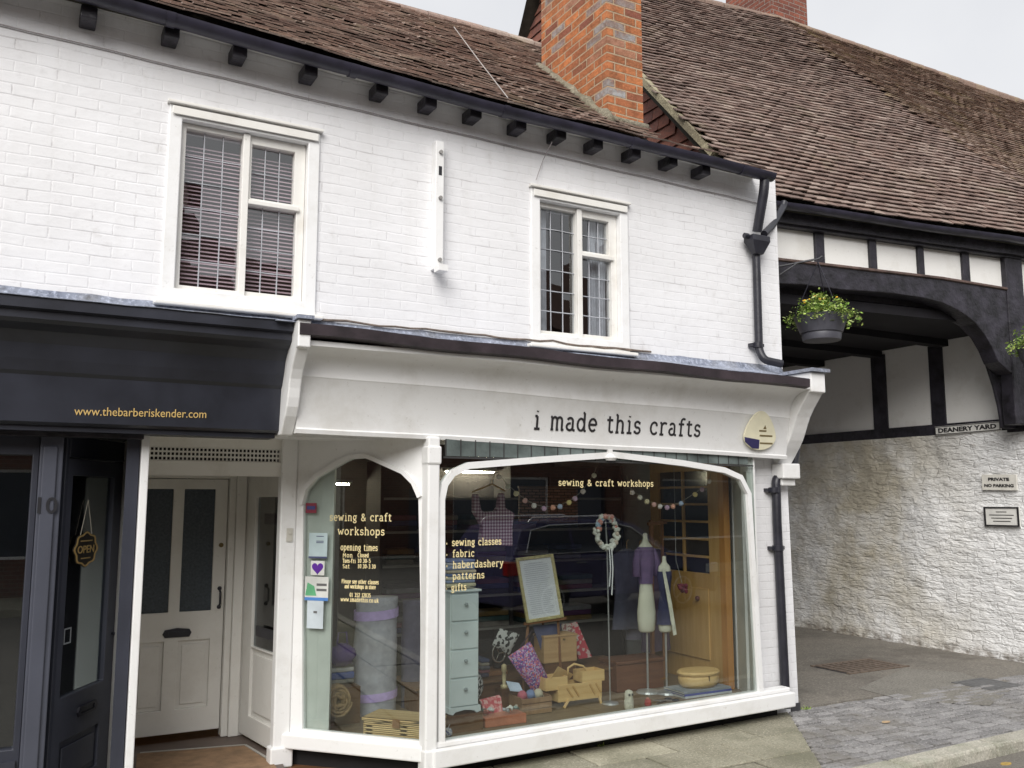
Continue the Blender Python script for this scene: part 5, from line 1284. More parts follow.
# -- back platform and boxes
Y = .75; a = at(487, 692, Y)
T = thing('display_plinth', 'low brown wooden display plinth across the back of the window', 'plinth', (3.5, .95, BED))
MB().box(2.75, 4.75, .70, 1.2, BED, .34).build('plinth_body', BROWN, T, bevel=.006)
MB().box(2.72, 4.78, .68, 1.22, .342, .362).build('plinth_top', m_wood('dark_top', (.16, .085, .045), (.22, .12, .06), .4, 0), T, bevel=.004)
# sewing machine
c = at(496, 690, .80); z0 = .364; cx_ = c.x
T = thing('sewing_machine', 'black vintage sewing machine with silver handwheel behind the floral bag', 'sewing machine', (cx_, .85, z0))
BM = simple('black_enamel', (.02, .02, .022), .2, .1)
MB().box(cx_-.20, cx_+.12, .82, .98, z0, z0+.04).build('bed', m_wood('machine_wood', (.22, .1, .04), (.3, .15, .07), .35, 0), T, bevel=.006)
P = [(-.18, .042), (-.13, .042), (-.125, .16), (.02, .18), (.03, .042), (.11, .042), (.11, .25), (.07, .285), (-.15, .27), (-.18, .24)]
MB().plate([(cx_+x, z0+z) for x, z in P], [], FW, -.94, -.86).build('arm', BM, T, bevel=.02)
wc = V((cx_+.05, .845, z0+.17))
m_ = MB(); m_.tube([wc+V((cos(a)*.06, 0, sin(a)*.07)) for a in [2*pi*i/24 for i in range(24)]], .008, 7, closed=True)
for k in range(3): m_.tube([wc, wc+V((cos(k*2.1)*.06, 0, sin(k*2.1)*.07))], .005, 5)
m_.build('handwheel', simple('nickel', (.62, .60, .56), .25, .1, metal=.9), T, True)
m_ = MB(); m_.tube([(cx_-.155, .9, z0+.17), (cx_-.155, .9, z0+.05)], .006, 6); m_.build('needle_bar', simple('nickel', (.6, .6, .6), .3, metal=1), T)
# thread cone
c = at(504, 690, .62); cb_ = atZ(504, 700, BED)
T = thing('thread_cone', 'brass and cream thread cone standing beside the floral bag', 'thread cone', (c.x, .62, BED))
zc = at(504, 688, .62).z
MB().box(c.x-.05, c.x+.05, .57, .67, BED, zc-.0).build('block', BROWN, T)
MB().lathe([(.03, 0), (.028, .02), (.012, .03), (.018, .09), (.014, .12), (.022, .125), (.02, .17), (.008, .18)], (c.x, .62, zc), 14).build('spool', simple('brass_cream', (.62, .52, .30), .4, .2, 20), T, True)
# cushions and bag
def cushion(name, label, cat, corners, Y, th, mat, group=None):
    P = [at(x, y, Y) for x, y in corners]; c = sum(P, V((0, 0, 0)))/4; T = thing(name, label, cat, c, group); n = 12; vs = []; 
    for sgn in (-1, 1):
        for i in range(n+1):
            for j in range(n+1):
                u_, v_ = i/n, j/n; p = P[0].lerp(P[1], u_).lerp(P[3].lerp(P[2], u_), v_)
                pin = 1-.06*sin(pi*u_)*0; d = (sin(pi*u_)*sin(pi*v_))**.5*th/2
                vs.append(p+V((0, sgn*d+.006*NZ.noise(p*14), .008*NZ.noise(p*9))))
    N1 = (n+1)**2
    fs = [(k*N1+i*(n+1)+j, k*N1+(i+1)*(n+1)+j, k*N1+(i+1)*(n+1)+j+1, k*N1+i*(n+1)+j+1) for k in (0, 1) for i in range(n) for j in range(n)]
    MB().add(vs, fs).build('cover', mat, T, True); return T, P
cushion('square_cushion', 'white cushion with black motifs leaning above the sewing machine', 'cushion', ((500, 628), (520, 634), (509, 655), (492, 645)), .72, .07, m_pattern('motif_print', [(.6, .6, .58), (.6, .6, .58), (.03, .03, .03)], 60))
T, P = cushion('floral_bag', 'purple floral drawstring bag leaning on the plinth in front', 'bag', ((508, 657), (530, 641), (548, 677), (534, 694)), .5, .10,
    m_pattern('purple_floral', [(.35, .10, .32), (.55, .30, .50), (.10, .08, .28), (.60, .16, .14), (.45, .42, .55), (.22, .08, .30)], 95))
MB().tube([P[1], P[1]+V((.05, 0, .05)), P[1]+V((.02, 0, .08)), P[0].lerp(P[1], .5)], .004, 5).build('drawstring', cloth('cord_dark', (.05, .03, .05)), T)
T, P = cushion('navy_scarf', 'dark blue patterned cloth draped behind the wooden box', 'cloth', ((533, 626), (562, 623), (556, 646), (541, 650)), .66, .02, m_pattern('navy_print', [(.03, .04, .14), (.10, .12, .28), (.05, .05, .10), (.25, .25, .35)], 110))
# wooden box + red book
Y = .62; a = at(544, 664, Y); b = at(577, 660, Y); tz = at(560, 637, Y).z
T = thing('wooden_box', 'pale wooden lidded box with a small knob behind the cantilever sewing box', 'box', ((a.x+b.x)/2, Y, a.z))
OK_ = m_wood('light_oak', (.40, .24, .11), (.52, .34, .17), .5, 0)
MB().box(a.x, b.x, Y, Y+.16, a.z, tz).build('box_body', OK_, T, bevel=.004); MB().box(a.x-.006, b.x+.006, Y-.006, Y+.166, tz+.001, tz+.018).build('lid', OK_, T, bevel=.004)
MB().tube([((a.x+b.x)/2+.03, Y-.001, tz-.02), ((a.x+b.x)/2+.03, Y-.015, tz-.02)], .008, 8).build('knob', simple('old_brass', (.20, .15, .07), .4), T)
MB().box(a.x+.01, b.x-.01, Y+.01, Y+.15, BED, a.z-.001).build('support', BROWN, T)
T = thing('red_book', 'red patterned book standing open behind the wooden box', 'book', at(583, 640, .82))
P = [at(x, y, .82) for x, y in ((571, 624), (577, 622), (592, 657), (579, 659))]
bfr = Fr(P[3], P[2]-P[3], P[0]-P[3], None)
MB().add([p for p in P]+[p+V((0, .03, 0)) for p in P], [(0, 1, 2, 3), (7, 6, 5, 4), (0, 1, 5, 4), (1, 2, 6, 5), (2, 3, 7, 6), (3, 0, 4, 7)]).build('cover', m_pattern('red_print', [(.50, .05, .08), (.50, .05, .08), (.55, .40, .38)], 45), T)
P2_ = [at(x, y, .80) for x, y in ((561, 624), (571, 624), (579, 640), (565, 640))]
MB().add([p for p in P2_]+[p+V((0, .03, 0)) for p in P2_], [(0, 1, 2, 3), (7, 6, 5, 4), (0, 1, 5, 4), (1, 2, 6, 5), (2, 3, 7, 6), (3, 0, 4, 7)]).build('page', m_pattern('book_page', [(.6, .5, .45), (.35, .15, .15), (.6, .55, .5)], 60), T)
# cantilever sewing box on legs
Y = .38; 
T = thing('cantilever_sewing_box', 'open pale wooden cantilever sewing box on splayed legs', 'sewing box', at(575, 700, Y))
def A4(x, y, dy=0): return at(x, y, Y+dy)
l_b = A4(557, 700); r_b = A4(602, 696); zt_b = A4(580, 683).z; zb_b = A4(580, 700).z
xl_, xr_ = A4(555, 690).x, A4(602, 690).x
def tray(x0, x1, z0, z1, y0, y1, nm='tray', hollow=True):
    m_ = MB(); th2 = .006
    m_.box(x0, x1, y0, y1, z0, z0+th2); m_.box(x0, x1, y0, y0+th2, z0+th2, z1); m_.box(x0, x1, y1-th2, y1, z0+th2, z1); m_.box(x0, x0+th2, y0+th2, y1-th2, z0+th2, z1); m_.box(x1-th2, x1, y0+th2, y1-th2, z0+th2, z1)
    return m_.build(nm, PINEL, T, bevel=.002)
tray(xl_+.03, xr_, zb_b, zt_b, Y, Y+.15)
tray(A4(546, 680).x, A4(568, 680).x, A4(560, 690).z, A4(560, 677).z, Y+.005, Y+.145)
tray(A4(583, 680).x, A4(605, 680).x, A4(600, 681).z, A4(600, 670).z+.0, Y+.005, Y+.145)
ld_ = MB(); p4 = [A4(551, 677), A4(567, 671), A4(572, 675), A4(560, 684)]
ld_.add([A4(550, 680), A4(566, 683, .12), A4(573, 675, .12), A4(558, 667)]+[q_+V((0, 0, .006)) for q_ in (A4(550, 680), A4(566, 683, .12), A4(573, 675, .12), A4(558, 667))], [(0, 1, 2, 3), (7, 6, 5, 4), (0, 1, 5, 4), (1, 2, 6, 5), (2, 3, 7, 6), (3, 0, 4, 7)]); ld_.build('lid', PINEL, T)
hd_ = MB(); hd_.tube([A4(587, 690, .07), A4(588, 673, .07), A4(583, 666, .07), A4(574, 664, .07), A4(568, 668, .07), A4(568, 676, .07)], .009, 8); hd_.build('handle', PINEL, T, True)
for (x, y, xx) in ((569, 699, 564), (599, 695, 601)):
    for dy in (0.0, .14): MB().beam(A4(x, y, dy), V((A4(xx, 718, dy).x, Y+dy, BED)), .016, .016).build('leg', PINEL, T)
ml = MB()
for (x0_, y0_, x1_, y1_) in ((567, 688, 573, 697), (573, 686, 579, 696), (590, 684, 595, 694), (596, 683, 601, 692)): ml.beam(A4(x0_, y0_, -.006), A4(x1_, y1_, -.006), .006, .012)
ml.build('linkage', PINE, T)
# red floral tin / box with scraps
Y = .12; a = at(483, 728, Y); b = at(529, 722, Y)
T = thing('fabric_box', 'red floral box with its lid open, full of ribbon scraps, at the window front', 'box', ((a.x+b.x)/2, Y, BED))
RFm = m_pattern('red_floral', [(.62, .16, .17), (.70, .26, .26), (.60, .12, .14), (.75, .45, .42)], 60)
ang_ = -.0; zt_x = at(505, 716, Y).z
MB().box(a.x+.02, b.x-.02, Y, Y+.14, BED, max(BED+.05, zt_x)).build('box_body', cloth('terracotta_cloth', (.45, .16, .09)), T, bevel=.005)
Pl = [at(481, 702, Y+.13), at(501, 697, Y+.17), at(503, 712, Y+.14), at(486, 717, Y+.10)]
MB().add(Pl+[p+V((0, .03, .01)) for p in Pl], [(0, 1, 2, 3), (7, 6, 5, 4), (0, 1, 5, 4), (1, 2, 6, 5), (2, 3, 7, 6), (3, 0, 4, 7)]).build('lid', RFm, T)
for i, col in enumerate(((.6, .6, .55), (.35, .45, .42), (.62, .55, .45), (.5, .5, .52), (.65, .3, .25), (.2, .25, .22), (.6, .62, .6))):
    m_ = MB(); p = V((lerp(a.x+.05, b.x-.04, random.random()), Y+random.uniform(.0, .1), max(BED+.05, zt_x)))
    pth = [p+V((random.uniform(-.03, .03), random.uniform(-.02, .02), .02+random.uniform(0, .035))) for _ in range(6)]; m_.tube(pth, .010, 6); m_.build('scrap', cloth('scrap%d' % i, col), T, True)
c = at(447, 733, .0); 
T = thing('lace_ball', 'small blue and white ball by the window corner post', 'ornament', c)
MB().ball(V((c.x+.02, .03, BED+.03)), .032, 14, 8, .06).build('yarn', m_pattern('ball_print', [(.55, .58, .65), (.10, .12, .3), (.6, .6, .62)], 120), T, True)
MB().tube([V((c.x+.02, .03, BED+.06)), V((c.x+.03, .02, BED+.085))], .003, 5).build('thread_end', cloth('white_thread', (.6, .6, .62)), T)

# framed menu on easel
Y = .60
P = [at(x, y, Y) for x, y in ((515, 558), (555, 554), (563, 617), (526, 623))]
T = thing('framed_notice', 'gold framed white notice tilted on a wooden easel in the window', 'sign', at(545, 640, Y))
ufr = Fr(P[3], P[2]-P[3], (P[0]-P[3]), None); ww = (P[2]-P[3]).length; hh = (P[0]-P[3]).length
if ufr.n.y > 0: ufr.n = -ufr.n
MB().plate(rect(0, ww, 0, hh), [rect(.024, ww-.024, .024, hh-.024)], ufr, 0, .02).build('frame', simple('gold_frame', (.50, .43, .22), .45, .25, 40), T, bevel=.004)
MB().box(.022, ww-.022, .022, hh-.022, -.004, .006, ufr).build('paper', simple('notice_paper', (.74, .75, .80), .5, .04), T)
g = MB(); k = hh-.06
while k > .05: g.box(.05+random.uniform(0, .02), ww-.05-random.uniform(0, .05), k, k+.003, .0065, .0075, ufr); k -= .016
g.build('text_lines', simple('faint_print', (.38, .38, .46), .6), T)
es = MB(); es.beam(at(528, 624, Y+.03), V((at(522, 700, Y).x, Y+.0, BED)), .018, .014); es.beam(at(558, 618, Y+.03), V((at(562, 690, Y).x, Y, BED)), .018, .014); es.beam(at(524, 624, Y), at(566, 618, Y), .02, .02); es.beam(at(540, 600, Y+.04), V((at(545, 660, Y+.4).x, Y+.3, BED)), .016, .012)
es.build('easel', m_wood('easel_brown', (.20, .09, .04), (.28, .14, .07)), T)

# gingham top on hanger
Y = .42
T = thing('gingham_top', 'sleeveless pink and grey gingham top on a wooden hanger', 'clothing', at(493, 520, Y))
GM = m_pattern('gingham', [(.62, .55, .60), (.38, .22, .30), (.16, .07, .12)], 260, 'gingham')
fY = Fr((0, Y, 0), (1, 0, 0), (0, 0, 1), (0, -1, 0))
def px2(*ps): return [fY.pick(x, y) for x, y in ps]
body = px2((473, 494), (477, 494), (480, 510), (483, 512), (494, 511), (497, 507), (499, 493), (503, 493), (504, 508), (513, 513), (511, 527), (511, 546), (496, 545), (479, 541), (481, 526), (473, 512))
n0 = MB().plate(body, [], fY, -.03, .03).build('bodice', GM, T, bevel=.01)
MB().tube([at(472, 492, Y), at(480, 489, Y), at(492, 484, Y), at(505, 491, Y)], .006, 6).tube([at(492, 484, Y), at(492, 480, Y), at(494, 477, Y)], .003, 5).build('hanger', PINE, T)
MB().tube([at(494, 477, Y), V((at(494, 477, Y).x, Y, 2.17))], .0015, 4).build('thread', cloth('clear_thread', (.4, .4, .4)), T)
# garlands
def garland(pts, label, Y):
    P = [at(x, y, Y) for x, y in pts]; T = thing('pompom_garland', label, 'garland', P[0], 'garlands hung inside the shop window')
    cols = [(.70, .62, .58), (.62, .60, .52), (.66, .60, .40), (.62, .36, .33), (.62, .58, .56), (.46, .30, .42), (.66, .34, .25), (.38, .46, .62), (.66, .55, .24), (.5, .36, .48)]
    for i, p in enumerate(P):
        MB().ball(p-V((0, 0, .012)), .020, 12, 8, .12).build('pompom', cloth('pompom%d' % (i % 10), tuple(min(.9, v*1.3) for v in cols[i % 10]), .05), T, True)
    MB().tube([P[0]+V((-.05, 0, .12))]+P+[P[-1]+V((.05, 0, .12))], .0018, 4).build('string', cloth('string', (.4, .36, .3)), T)
garland(((499, 475), (508, 485), (516, 492), (525, 499), (534, 504), (544, 507), (553, 506), (560, 505), (569, 501), (575, 497), (583, 490), (594, 474)), 'pompom garland looping across the left half of the shop window', .18)
garland(((632, 491), (640, 496), (647, 500), (654, 503), (660, 505), (667, 506), (673, 505), (681, 502), (695, 493), (702, 488), (709, 480)), 'pompom garland looping in front of the pine door', .18)
# wreath on stand
Y = .30; c = at(607, 532, Y)
T = thing('button_wreath', 'round cream wreath of fabric flowers with long white ribbons on a thin stand', 'wreath', (c.x, Y, BED))
rx, rz_ = .10, .125
wm = {}
for i in range(95):
    a = random.uniform(0, 2*pi); p = c+V((cos(a)*rx*random.uniform(.82, 1.12), random.uniform(-.02, .02), sin(a)*rz_*random.uniform(.85, 1.1)))
    k = random.choice([0, 0, 0, 0, 1, 2, 3]) if a < pi else random.choice([0, 0, 0, 0, 0, 1]); wm.setdefault(k, MB()).ball(p, random.uniform(.014, .023), 8, 5, .15)
for k, m_ in wm.items(): m_.build('flowers', cloth('wreath%d' % k, [(.66, .66, .60), (.60, .50, .42), (.62, .28, .22), (.30, .40, .50)][k]), T, True)
rbm = MB()
for dx in (0, .022): rbm.tube([c+V((dx, -.03, -rz_)), c+V((dx+.006, -.035, -rz_-.16)), c+V((dx-.004, -.03, -rz_-.30-dx*3))], .006, 5, flat=((0, 1, 0), .3))
rbm.build('ribbon', cloth('white_ribbon', (.7, .7, .7)), T)
MB().tube([c+V((0, .02, rz_*.9)), c+V((.02, .03, -rz_)), (c.x+.03, Y+.03, BED+.01)], .006, 6).lathe([(.07, 0), (.06, .012), (.01, .018)], (c.x+.03, Y+.03, BED), 16).build('stand', simple('pale_metal', (.5, .5, .5), .35, .1, metal=.6), T)

# dress forms
def dress_form(px, Y, ptop, pbot, r, label, garment, gz=(.45, .95)):
    t_ = at(px, ptop, Y); b_ = at(px, pbot, Y); H = t_.z-b_.z; c = V((t_.x, Y, 0))
    T = thing('dress_form', label, 'mannequin', (c.x, Y, BED), 'dress forms in the shop window')
    prof = [(.70, 0), (.90, .02), (1.0, .12), (1.02, .2), (.80, .38), (.66, .50), (.78, .62), (.92, .72), (.88, .80), (.80, .86), (.34, .915), (.27, .95), (.27, .985), (.18, 1)]
    MB().lathe([(q_*r, b_.z+z_*H) for q_, z_ in prof], (c.x, c.y, 0), 26, 1, .68).build('torso', cloth('calico', (.62, .60, .49), .06), T, True)
    MB().tube([(c.x, Y, b_.z), (c.x, Y, BED+.02)], .009, 8).lathe([(.10, 0), (.09, .015), (.02, .03)], (c.x, Y, BED), 18).build('stand', simple('pale_metal', (.5, .5, .5), .35, .1, metal=.6), T)
    g_ = [(q_*r*1.09, b_.z+z_*H) for q_, z_ in prof if gz[0] <= z_ <= gz[1]]
    g_ = [(g_[0][0]*1.12, g_[0][1]-.01)]+g_
    n = 30; vs = []
    for (q_, z_) in g_:
        for j in range(n):
            a = 2*pi*j/n; w_ = q_*(1+.06*sin(7*a)*(1-(z_-g_[0][1])/(g_[-1][1]-g_[0][1])))
            vs.append(V((c.x+cos(a)*w_, Y+sin(a)*w_*.72, z_)))
    MB().add(vs, [(i*n+j, i*n+(j+1) % n, (i+1)*n+(j+1) % n, (i+1)*n+j) for i in range(len(g_)-1) for j in range(n)]).build('garment', garment, T, True)
    return T, c, b_.z, H
T, c, bz, H = dress_form(645, .52, 533, 632, .085, 'cream dress form wearing a short dusty purple jacket', cloth('dusty_purple', (.14, .09, .18)), (.42, .87))
sm = MB(); 
for sg_ in (-1, 1): sm.tube([c+V((sg_*.07, 0, bz+H*.83)), c+V((sg_*.105, -.01, bz+H*.70)), c+V((sg_*.11, -.02, bz+H*.56))], [.032, .034, .036], 10)
sm.build('sleeves', cloth('dusty_purple', (.14, .09, .18)), T, True)
T, c, bz, H = dress_form(664, .42, 556, 632, .068, 'smaller dress form draped with a navy apron and cream sash', cloth('navy_apron', (.03, .03, .075)), (.10, .80))
ap = MB(); ap.tube([c+V((-.05, -.05, bz+H*.85)), c+V((.0, -.062, bz+H*.4)), c+V((.05, -.06, bz-.02))], [.016, .022, .02], 6, flat=((0, 1, 0), .25)); ap.build('sash', cloth('cream_sash', (.62, .60, .50)), T)

# pine glazed door standing along the side wall
Xd = 5.42
y0d, y1d = atX(722, 600, Xd).y, atX(652, 600, Xd).y
T = thing('pine_door', 'old pine door with small glazed panes standing at the right side of the window', 'door', (Xd, (y0d+y1d)/2, BED))
PF = Fr((Xd, y1d, 0), (0, -1, 0), (0, 0, 1), (-1, 0, 0)); wd = y1d-y0d
gl0, gl1 = .12, wd-.14; gb, gtp = atX(690, 573, Xd).z, 2.02
cols_, rows_ = 2, 6
holes = []
gw = (gl1-gl0)/cols_; gh = (gtp-gb)/rows_
for i in range(cols_):
    for j in range(rows_): holes.append(rect(gl0+i*gw+.01, gl0+(i+1)*gw-.01, gb+j*gh+.01, gb+(j+1)*gh-.01))
MB().plate(rect(0, wd, BED, 2.13), holes, PF, -.04, 0).build('leaf', PINE, T, bevel=.003)
MB().box(gl0, gl1, gb, gtp, -.03, -.025, PF).build('panes', simple('dark_pane', (.02, .025, .03), .15), T)
MB().box(gl0+.02, gl1-.02, BED+.2, gb-.12, .001, .012, PF).build('lower_panel', PINE, T, bevel=.006)
MB().box(wd+.002, wd+.07, BED, 2.15, -.05, .015, PF).build('edge_post', OAKO, T)
q = atX(700, 598, Xd); MB().ball(q+V((-.03, 0, 0)), .022, 10, 6).build('knob', simple('dark_knob', (.12, .03, .03), .3), T, True)
# rag bunch hanging from the knob
T = thing('red_rosette', 'small bunch of dark red fabric hanging in front of the pine door', 'ornament', at(682, 588, .5))
m_ = MB()
for i in range(16): m_.ball(at(682, 588, .5)+V((random.uniform(-.035, .035), random.uniform(-.02, .02), random.uniform(-.03, .03))), .018, 8, 5, .2)
m_.build('petals', cloth('dark_red', (.16, .03, .05)), T, True)
MB().tube([at(682, 583, .5), at(676, 560, .5), V((at(676, 560, .5).x, .5, 2.17))], .002, 4).build('thread', cloth('clear_thread', (.4, .4, .4)), T)
# more goods low in the window
pile('fabric_stack', 'dark mixed fabrics folded on the plinth between the drawer tower and the sewing machine', 'fabric stack', 481, 491, 678, .72, [(.03, (.05, .05, .09)), (.025, (.20, .08, .10)), (.03, (.12, .12, .14)), (.025, (.30, .27, .22)), (.03, (.06, .08, .16))], .2)
P = [at(506, 682, .48), at(519, 684, .46), at(523, 692, .40), at(510, 691, .42)]
T = thing('sewing_pattern', 'pale blue sewing pattern packet lying beside the brass thread cone', 'paper packet', P[0])
MB().add(P+[p+V((0, .0, .008)) for p in P], [(3, 2, 1, 0), (4, 5, 6, 7), (0, 1, 5, 4), (1, 2, 6, 5), (2, 3, 7, 6), (3, 0, 4, 7)]).build('packet', simple('packet_blue', (.50, .58, .70), .6), T)
c = V((at(537, 706, .3).x, .34, BED)); T = thing('wooden_crate', 'low brown slatted crate in front of the plinth, left of the cantilever sewing box', 'crate', c)
for k in range(3): MB().box(c.x-.13, c.x+.13, .30, .312, BED+.005+k*.04, BED+.038+k*.04).build('slat', m_wood('crate_wood', (.24, .14, .08), (.36, .23, .13)), T)
MB().box(c.x-.13, c.x-.118, .3125, .5, BED, BED+.125).box(c.x+.118, c.x+.13, .3125, .5, BED, BED+.125).box(c.x-.117, c.x+.117, .488, .5, BED, BED+.125).box(c.x-.117, c.x+.117, .3125, .487, BED, BED+.01).build('crate_body', m_wood('crate_wood', (.24, .14, .08), (.36, .23, .13)), T)
for k, col in enumerate(((.45, .12, .16), (.18, .24, .40), (.55, .50, .38))):
    cc_ = V((c.x-.07+k*.07, .40, BED+.125)); T = thing('yarn_ball', '%s ball of yarn in the low slatted crate' % ('crimson', 'denim blue', 'oatmeal')[k], 'yarn', cc_, 'yarn balls in the low crate')
    MB().ball(cc_, .037, 14, 9, .05).build('yarn', cloth('yarn%d' % k, col), T, True); MB().tube([cc_+V((.02, -.03, .0)), cc_+V((.03, -.045, -.03))], .002, 4).build('thread_end', cloth('yarn%d' % k, col), T)
for k, (px, Yk, h_, col, nm) in enumerate(((655, .95, .9, (.10, .07, .12), 'plum'), (640, 1.05, .8, (.16, .15, .20), 'slate grey'), (627, 1.0, .7, (.08, .08, .12), 'ink blue'))):
    zt = at(px, 560, Yk).z+.1; cX = at(px, 560, Yk).x; T = thing('hanging_garment', '%s garment hanging behind the dress forms' % nm, 'clothing', (cX, Yk, zt-h_), 'garments hanging behind the dress forms')
    n = 20; vs = []
    for j, (zz, w_) in enumerate(((zt, .05), (zt-.05, .17), (zt-h_*.5, .15), (zt-h_, .2))):
        for i in range(n): a = 2*pi*i/n; vs.append(V((cX+cos(a)*w_*.8*(1+.1*sin(5*a)), Yk+sin(a)*w_*.25*(1+.3*sin(7*a+j)), zz)))
    MB().add(vs, [(j*n+i, j*n+(i+1) % n, (j+1)*n+(i+1) % n, (j+1)*n+i) for j in range(3) for i in range(n)]).build('cloth', cloth('garm%d' % k, col), T, True)
    MB().tube([(cX, Yk, zt), (cX, Yk, zt+.06), (cX+.02, Yk, zt+.08)], .004, 5).build('hanger', PINE, T)
# round basket on books
Y = .22; a = at(688, 688, Y); b = at(725, 686, Y); cxx = (a.x+b.x)/2; rr = (b.x-a.x)/2; zbk = at(706, 688, Y).z
T = thing('pine_tub', 'round lidded pale wooden tub standing on the stacked books', 'tub', (cxx, Y+.1, zbk))
MB().lathe([(rr*.80, 0), (rr*.93, .03), (rr*.97, .07), (rr*.92, .10)], (cxx, Y+.1, zbk), 26, 1, .7).build('tub_body', PINEL, T, True)
MB().lathe([(rr*.99, .10), (rr*1.02, .115), (rr*.95, .13), (rr*.2, .135)], (cxx, Y+.1, zbk), 26, 1, .7).build('lid', PINEL, T, 'auto')
MB().box(cxx-.004, cxx+.004, Y+.1-rr*.7, Y+.1-rr*.66, zbk+.06, zbk+.10).build('catch', simple('old_brass', (.2, .15, .07), .4), T)
a = at(684, 704, Y-.03); b = at(731, 700, Y-.03); z = BED
hb_ = max(.012, (zbk-BED)/3)
for i, (nm, col, lb) in enumerate((('bottom', (.55, .56, .58), 'white and grey book at the bottom of the stack by the window end'), ('mid', (.08, .10, .34), 'blue book in the middle of the stack under the wooden tub'), ('top', (.25, .27, .30), 'dark grey book on top of the stack under the wooden tub'))):
    T = thing('book', lb, 'book', ((a.x+b.x)/2, Y+.1, z), 'books stacked under the wooden tub')
    dx = random.uniform(-.008, .008)
    MB().box(a.x+dx, b.x+dx, Y-.04, Y+.22, z, z+.003).box(a.x+dx, b.x+dx, Y-.04, Y+.22, z+hb_-.005, z+hb_-.001).box(a.x+dx, b.x+dx, Y-.045, Y-.041, z, z+hb_-.001).build('cover', cloth('bookc_%d' % i, col), T)
    MB().box(a.x+dx+.004, b.x+dx-.004, Y-.0405, Y+.215, z+.0032, z+hb_-.0052).build('pages', simple('pages', (.6, .58, .5), .8), T); z += hb_
# owl and small things
c = floorY(629, 713); c = V((at(629, 708, .08).x, .08, BED))
T = thing('owl_figure', 'small cream knitted owl figure at the front of the window', 'ornament', c)
m_ = MB(); m_.lathe([(.030, 0), (.04, .02), (.04, .07), (.034, .10), (.036, .12), (.030, .14), (.01, .15)], c, 16, 1, .8); m_.build('body', simple('knit_cream', (.60, .57, .47), .95, .2, 60, 1, bsc=150), T, True)
e_ = MB()
for sgn in (-1, 1): e_.ball(c+V((sgn*.014, -.028, .118)), .009, 8, 5)
e_.build('eyes', CHARC, T, True)
c = V((at(648, 706, .10).x, .10, BED))
T = thing('red_pot', 'tiny red pot at the front of the window beside the owl', 'pot', c)
MB().lathe([(.018, 0), (.028, .02), (.024, .05), (.018, .055)], c, 14).build('pot_body', cloth('pot_red', (.42, .07, .06)), T, True); MB().lathe([(.014, .055), (.016, .065), (.004, .07)], c, 12).build('lid', cloth('pot_lid', (.5, .2, .15)), T, True)
c = V((at(663, 702, .16).x, .16, BED+.01))
T = thing('scissors', 'pair of large tailor scissors lying on the window bed', 'scissors', c)
MB().beam(c+V((-.08, -.03, 0)), c+V((.06, .03, .0)), .014, .006).beam(c+V((-.07, .04, .008)), c+V((.06, -.03, .008)), .014, .006).build('blades', simple('steel', (.4, .4, .4), .3, metal=.9), T)
MB().tube([c+V((.09+cos(a)*.03, .045+sin(a)*.02, .002)) for a in [2*pi*i/14 for i in range(14)]], .005, 6, closed=True).tube([c+V((.09+cos(a)*.03, -.045+sin(a)*.02, .008)) for a in [2*pi*i/14 for i in range(14)]], .005, 6, closed=True).build('handles', BLKI, T, True)
# dark stool/trunk right of plinth
Y = .62; a = at(617, 690, Y); b = at(655, 690, Y); tz = at(635, 660, Y).z
T = thing('brown_trunk', 'dark brown wooden trunk behind the dress form stands', 'trunk', ((a.x+b.x)/2, Y+.1, BED))
MB().box(a.x, b.x+.1, Y, Y+.25, BED, tz-.03).build('trunk_body', m_wood('trunk_brown', (.12, .05, .03), (.2, .09, .05), .5, 0), T, bevel=.006); MB().box(a.x-.01, b.x+.11, Y-.01, Y+.26, tz-.029, tz).build('lid', m_wood('trunk_brown', (.12, .05, .03), (.2, .09, .05), .5, 0), T, bevel=.006)
# brown chair-like frame behind
T = thing('wooden_stand', 'brown wooden clothes stand behind the dress forms', 'stand', (at(655, 600, .7).x, .7, BED))
MB().beam(V((at(651, 600, .9).x, .9, BED)), at(651, 520, .9), .03, .03).beam(V((at(662, 600, .9).x, .9, BED)), at(662, 520, .9), .02, .02).build('uprights', m_wood('stand_brown', (.22, .10, .05), (.3, .15, .07)), T)
MB().beam(at(648, 524, .9), at(666, 522, .9), .03, .03).build('crossbar', m_wood('stand_brown', (.22, .10, .05), (.3, .15, .07)), T)
# brown panel with a brick-like pattern, shelving with fabrics
T = thing('brown_panel', 'brown brick-patterned panel high at the back behind the left garland', 'panel', at(549, 504, 1.4))
q0, q1 = at(520, 487, 1.4), at(578, 521, 1.4)
MB().box(q0.x, q1.x, 1.4, 1.43, q1.z, q0.z).build('weave', m_wicker('brown_weave', (.30, .15, .10), (.17, .08, .05), 2.2), T); MB().tube([(q0.x-.02, 1.4, q0.z), (q1.x+.02, 1.4, q0.z)], .012, 8).build('rod', BROWN, T)
T = thing('shelving_unit', 'dark shelving unit with pale shelf edges at the back of the shop', 'shelves', (4.0, 2.2, 0))
sx0, sx1 = 2.9, 6.0 if False else 5.55
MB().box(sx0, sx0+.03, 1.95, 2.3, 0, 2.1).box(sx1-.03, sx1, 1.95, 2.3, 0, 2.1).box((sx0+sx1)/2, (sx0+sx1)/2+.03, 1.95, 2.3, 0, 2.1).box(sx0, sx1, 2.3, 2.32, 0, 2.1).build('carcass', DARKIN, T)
for z in (.55, .85, 1.15, 1.45, 1.75): MB().box(sx0+.031, sx1-.031, 1.94, 2.295, z, z+.022).build('shelf', simple('pale_shelf', (.30, .29, .27), .5), T)
k = 0; colsF = [(.05, .06, .16), (.18, .06, .08), (.22, .2, .18), (.05, .10, .10), (.20, .13, .05), (.12, .05, .14), (.25, .25, .28), (.04, .04, .05)]
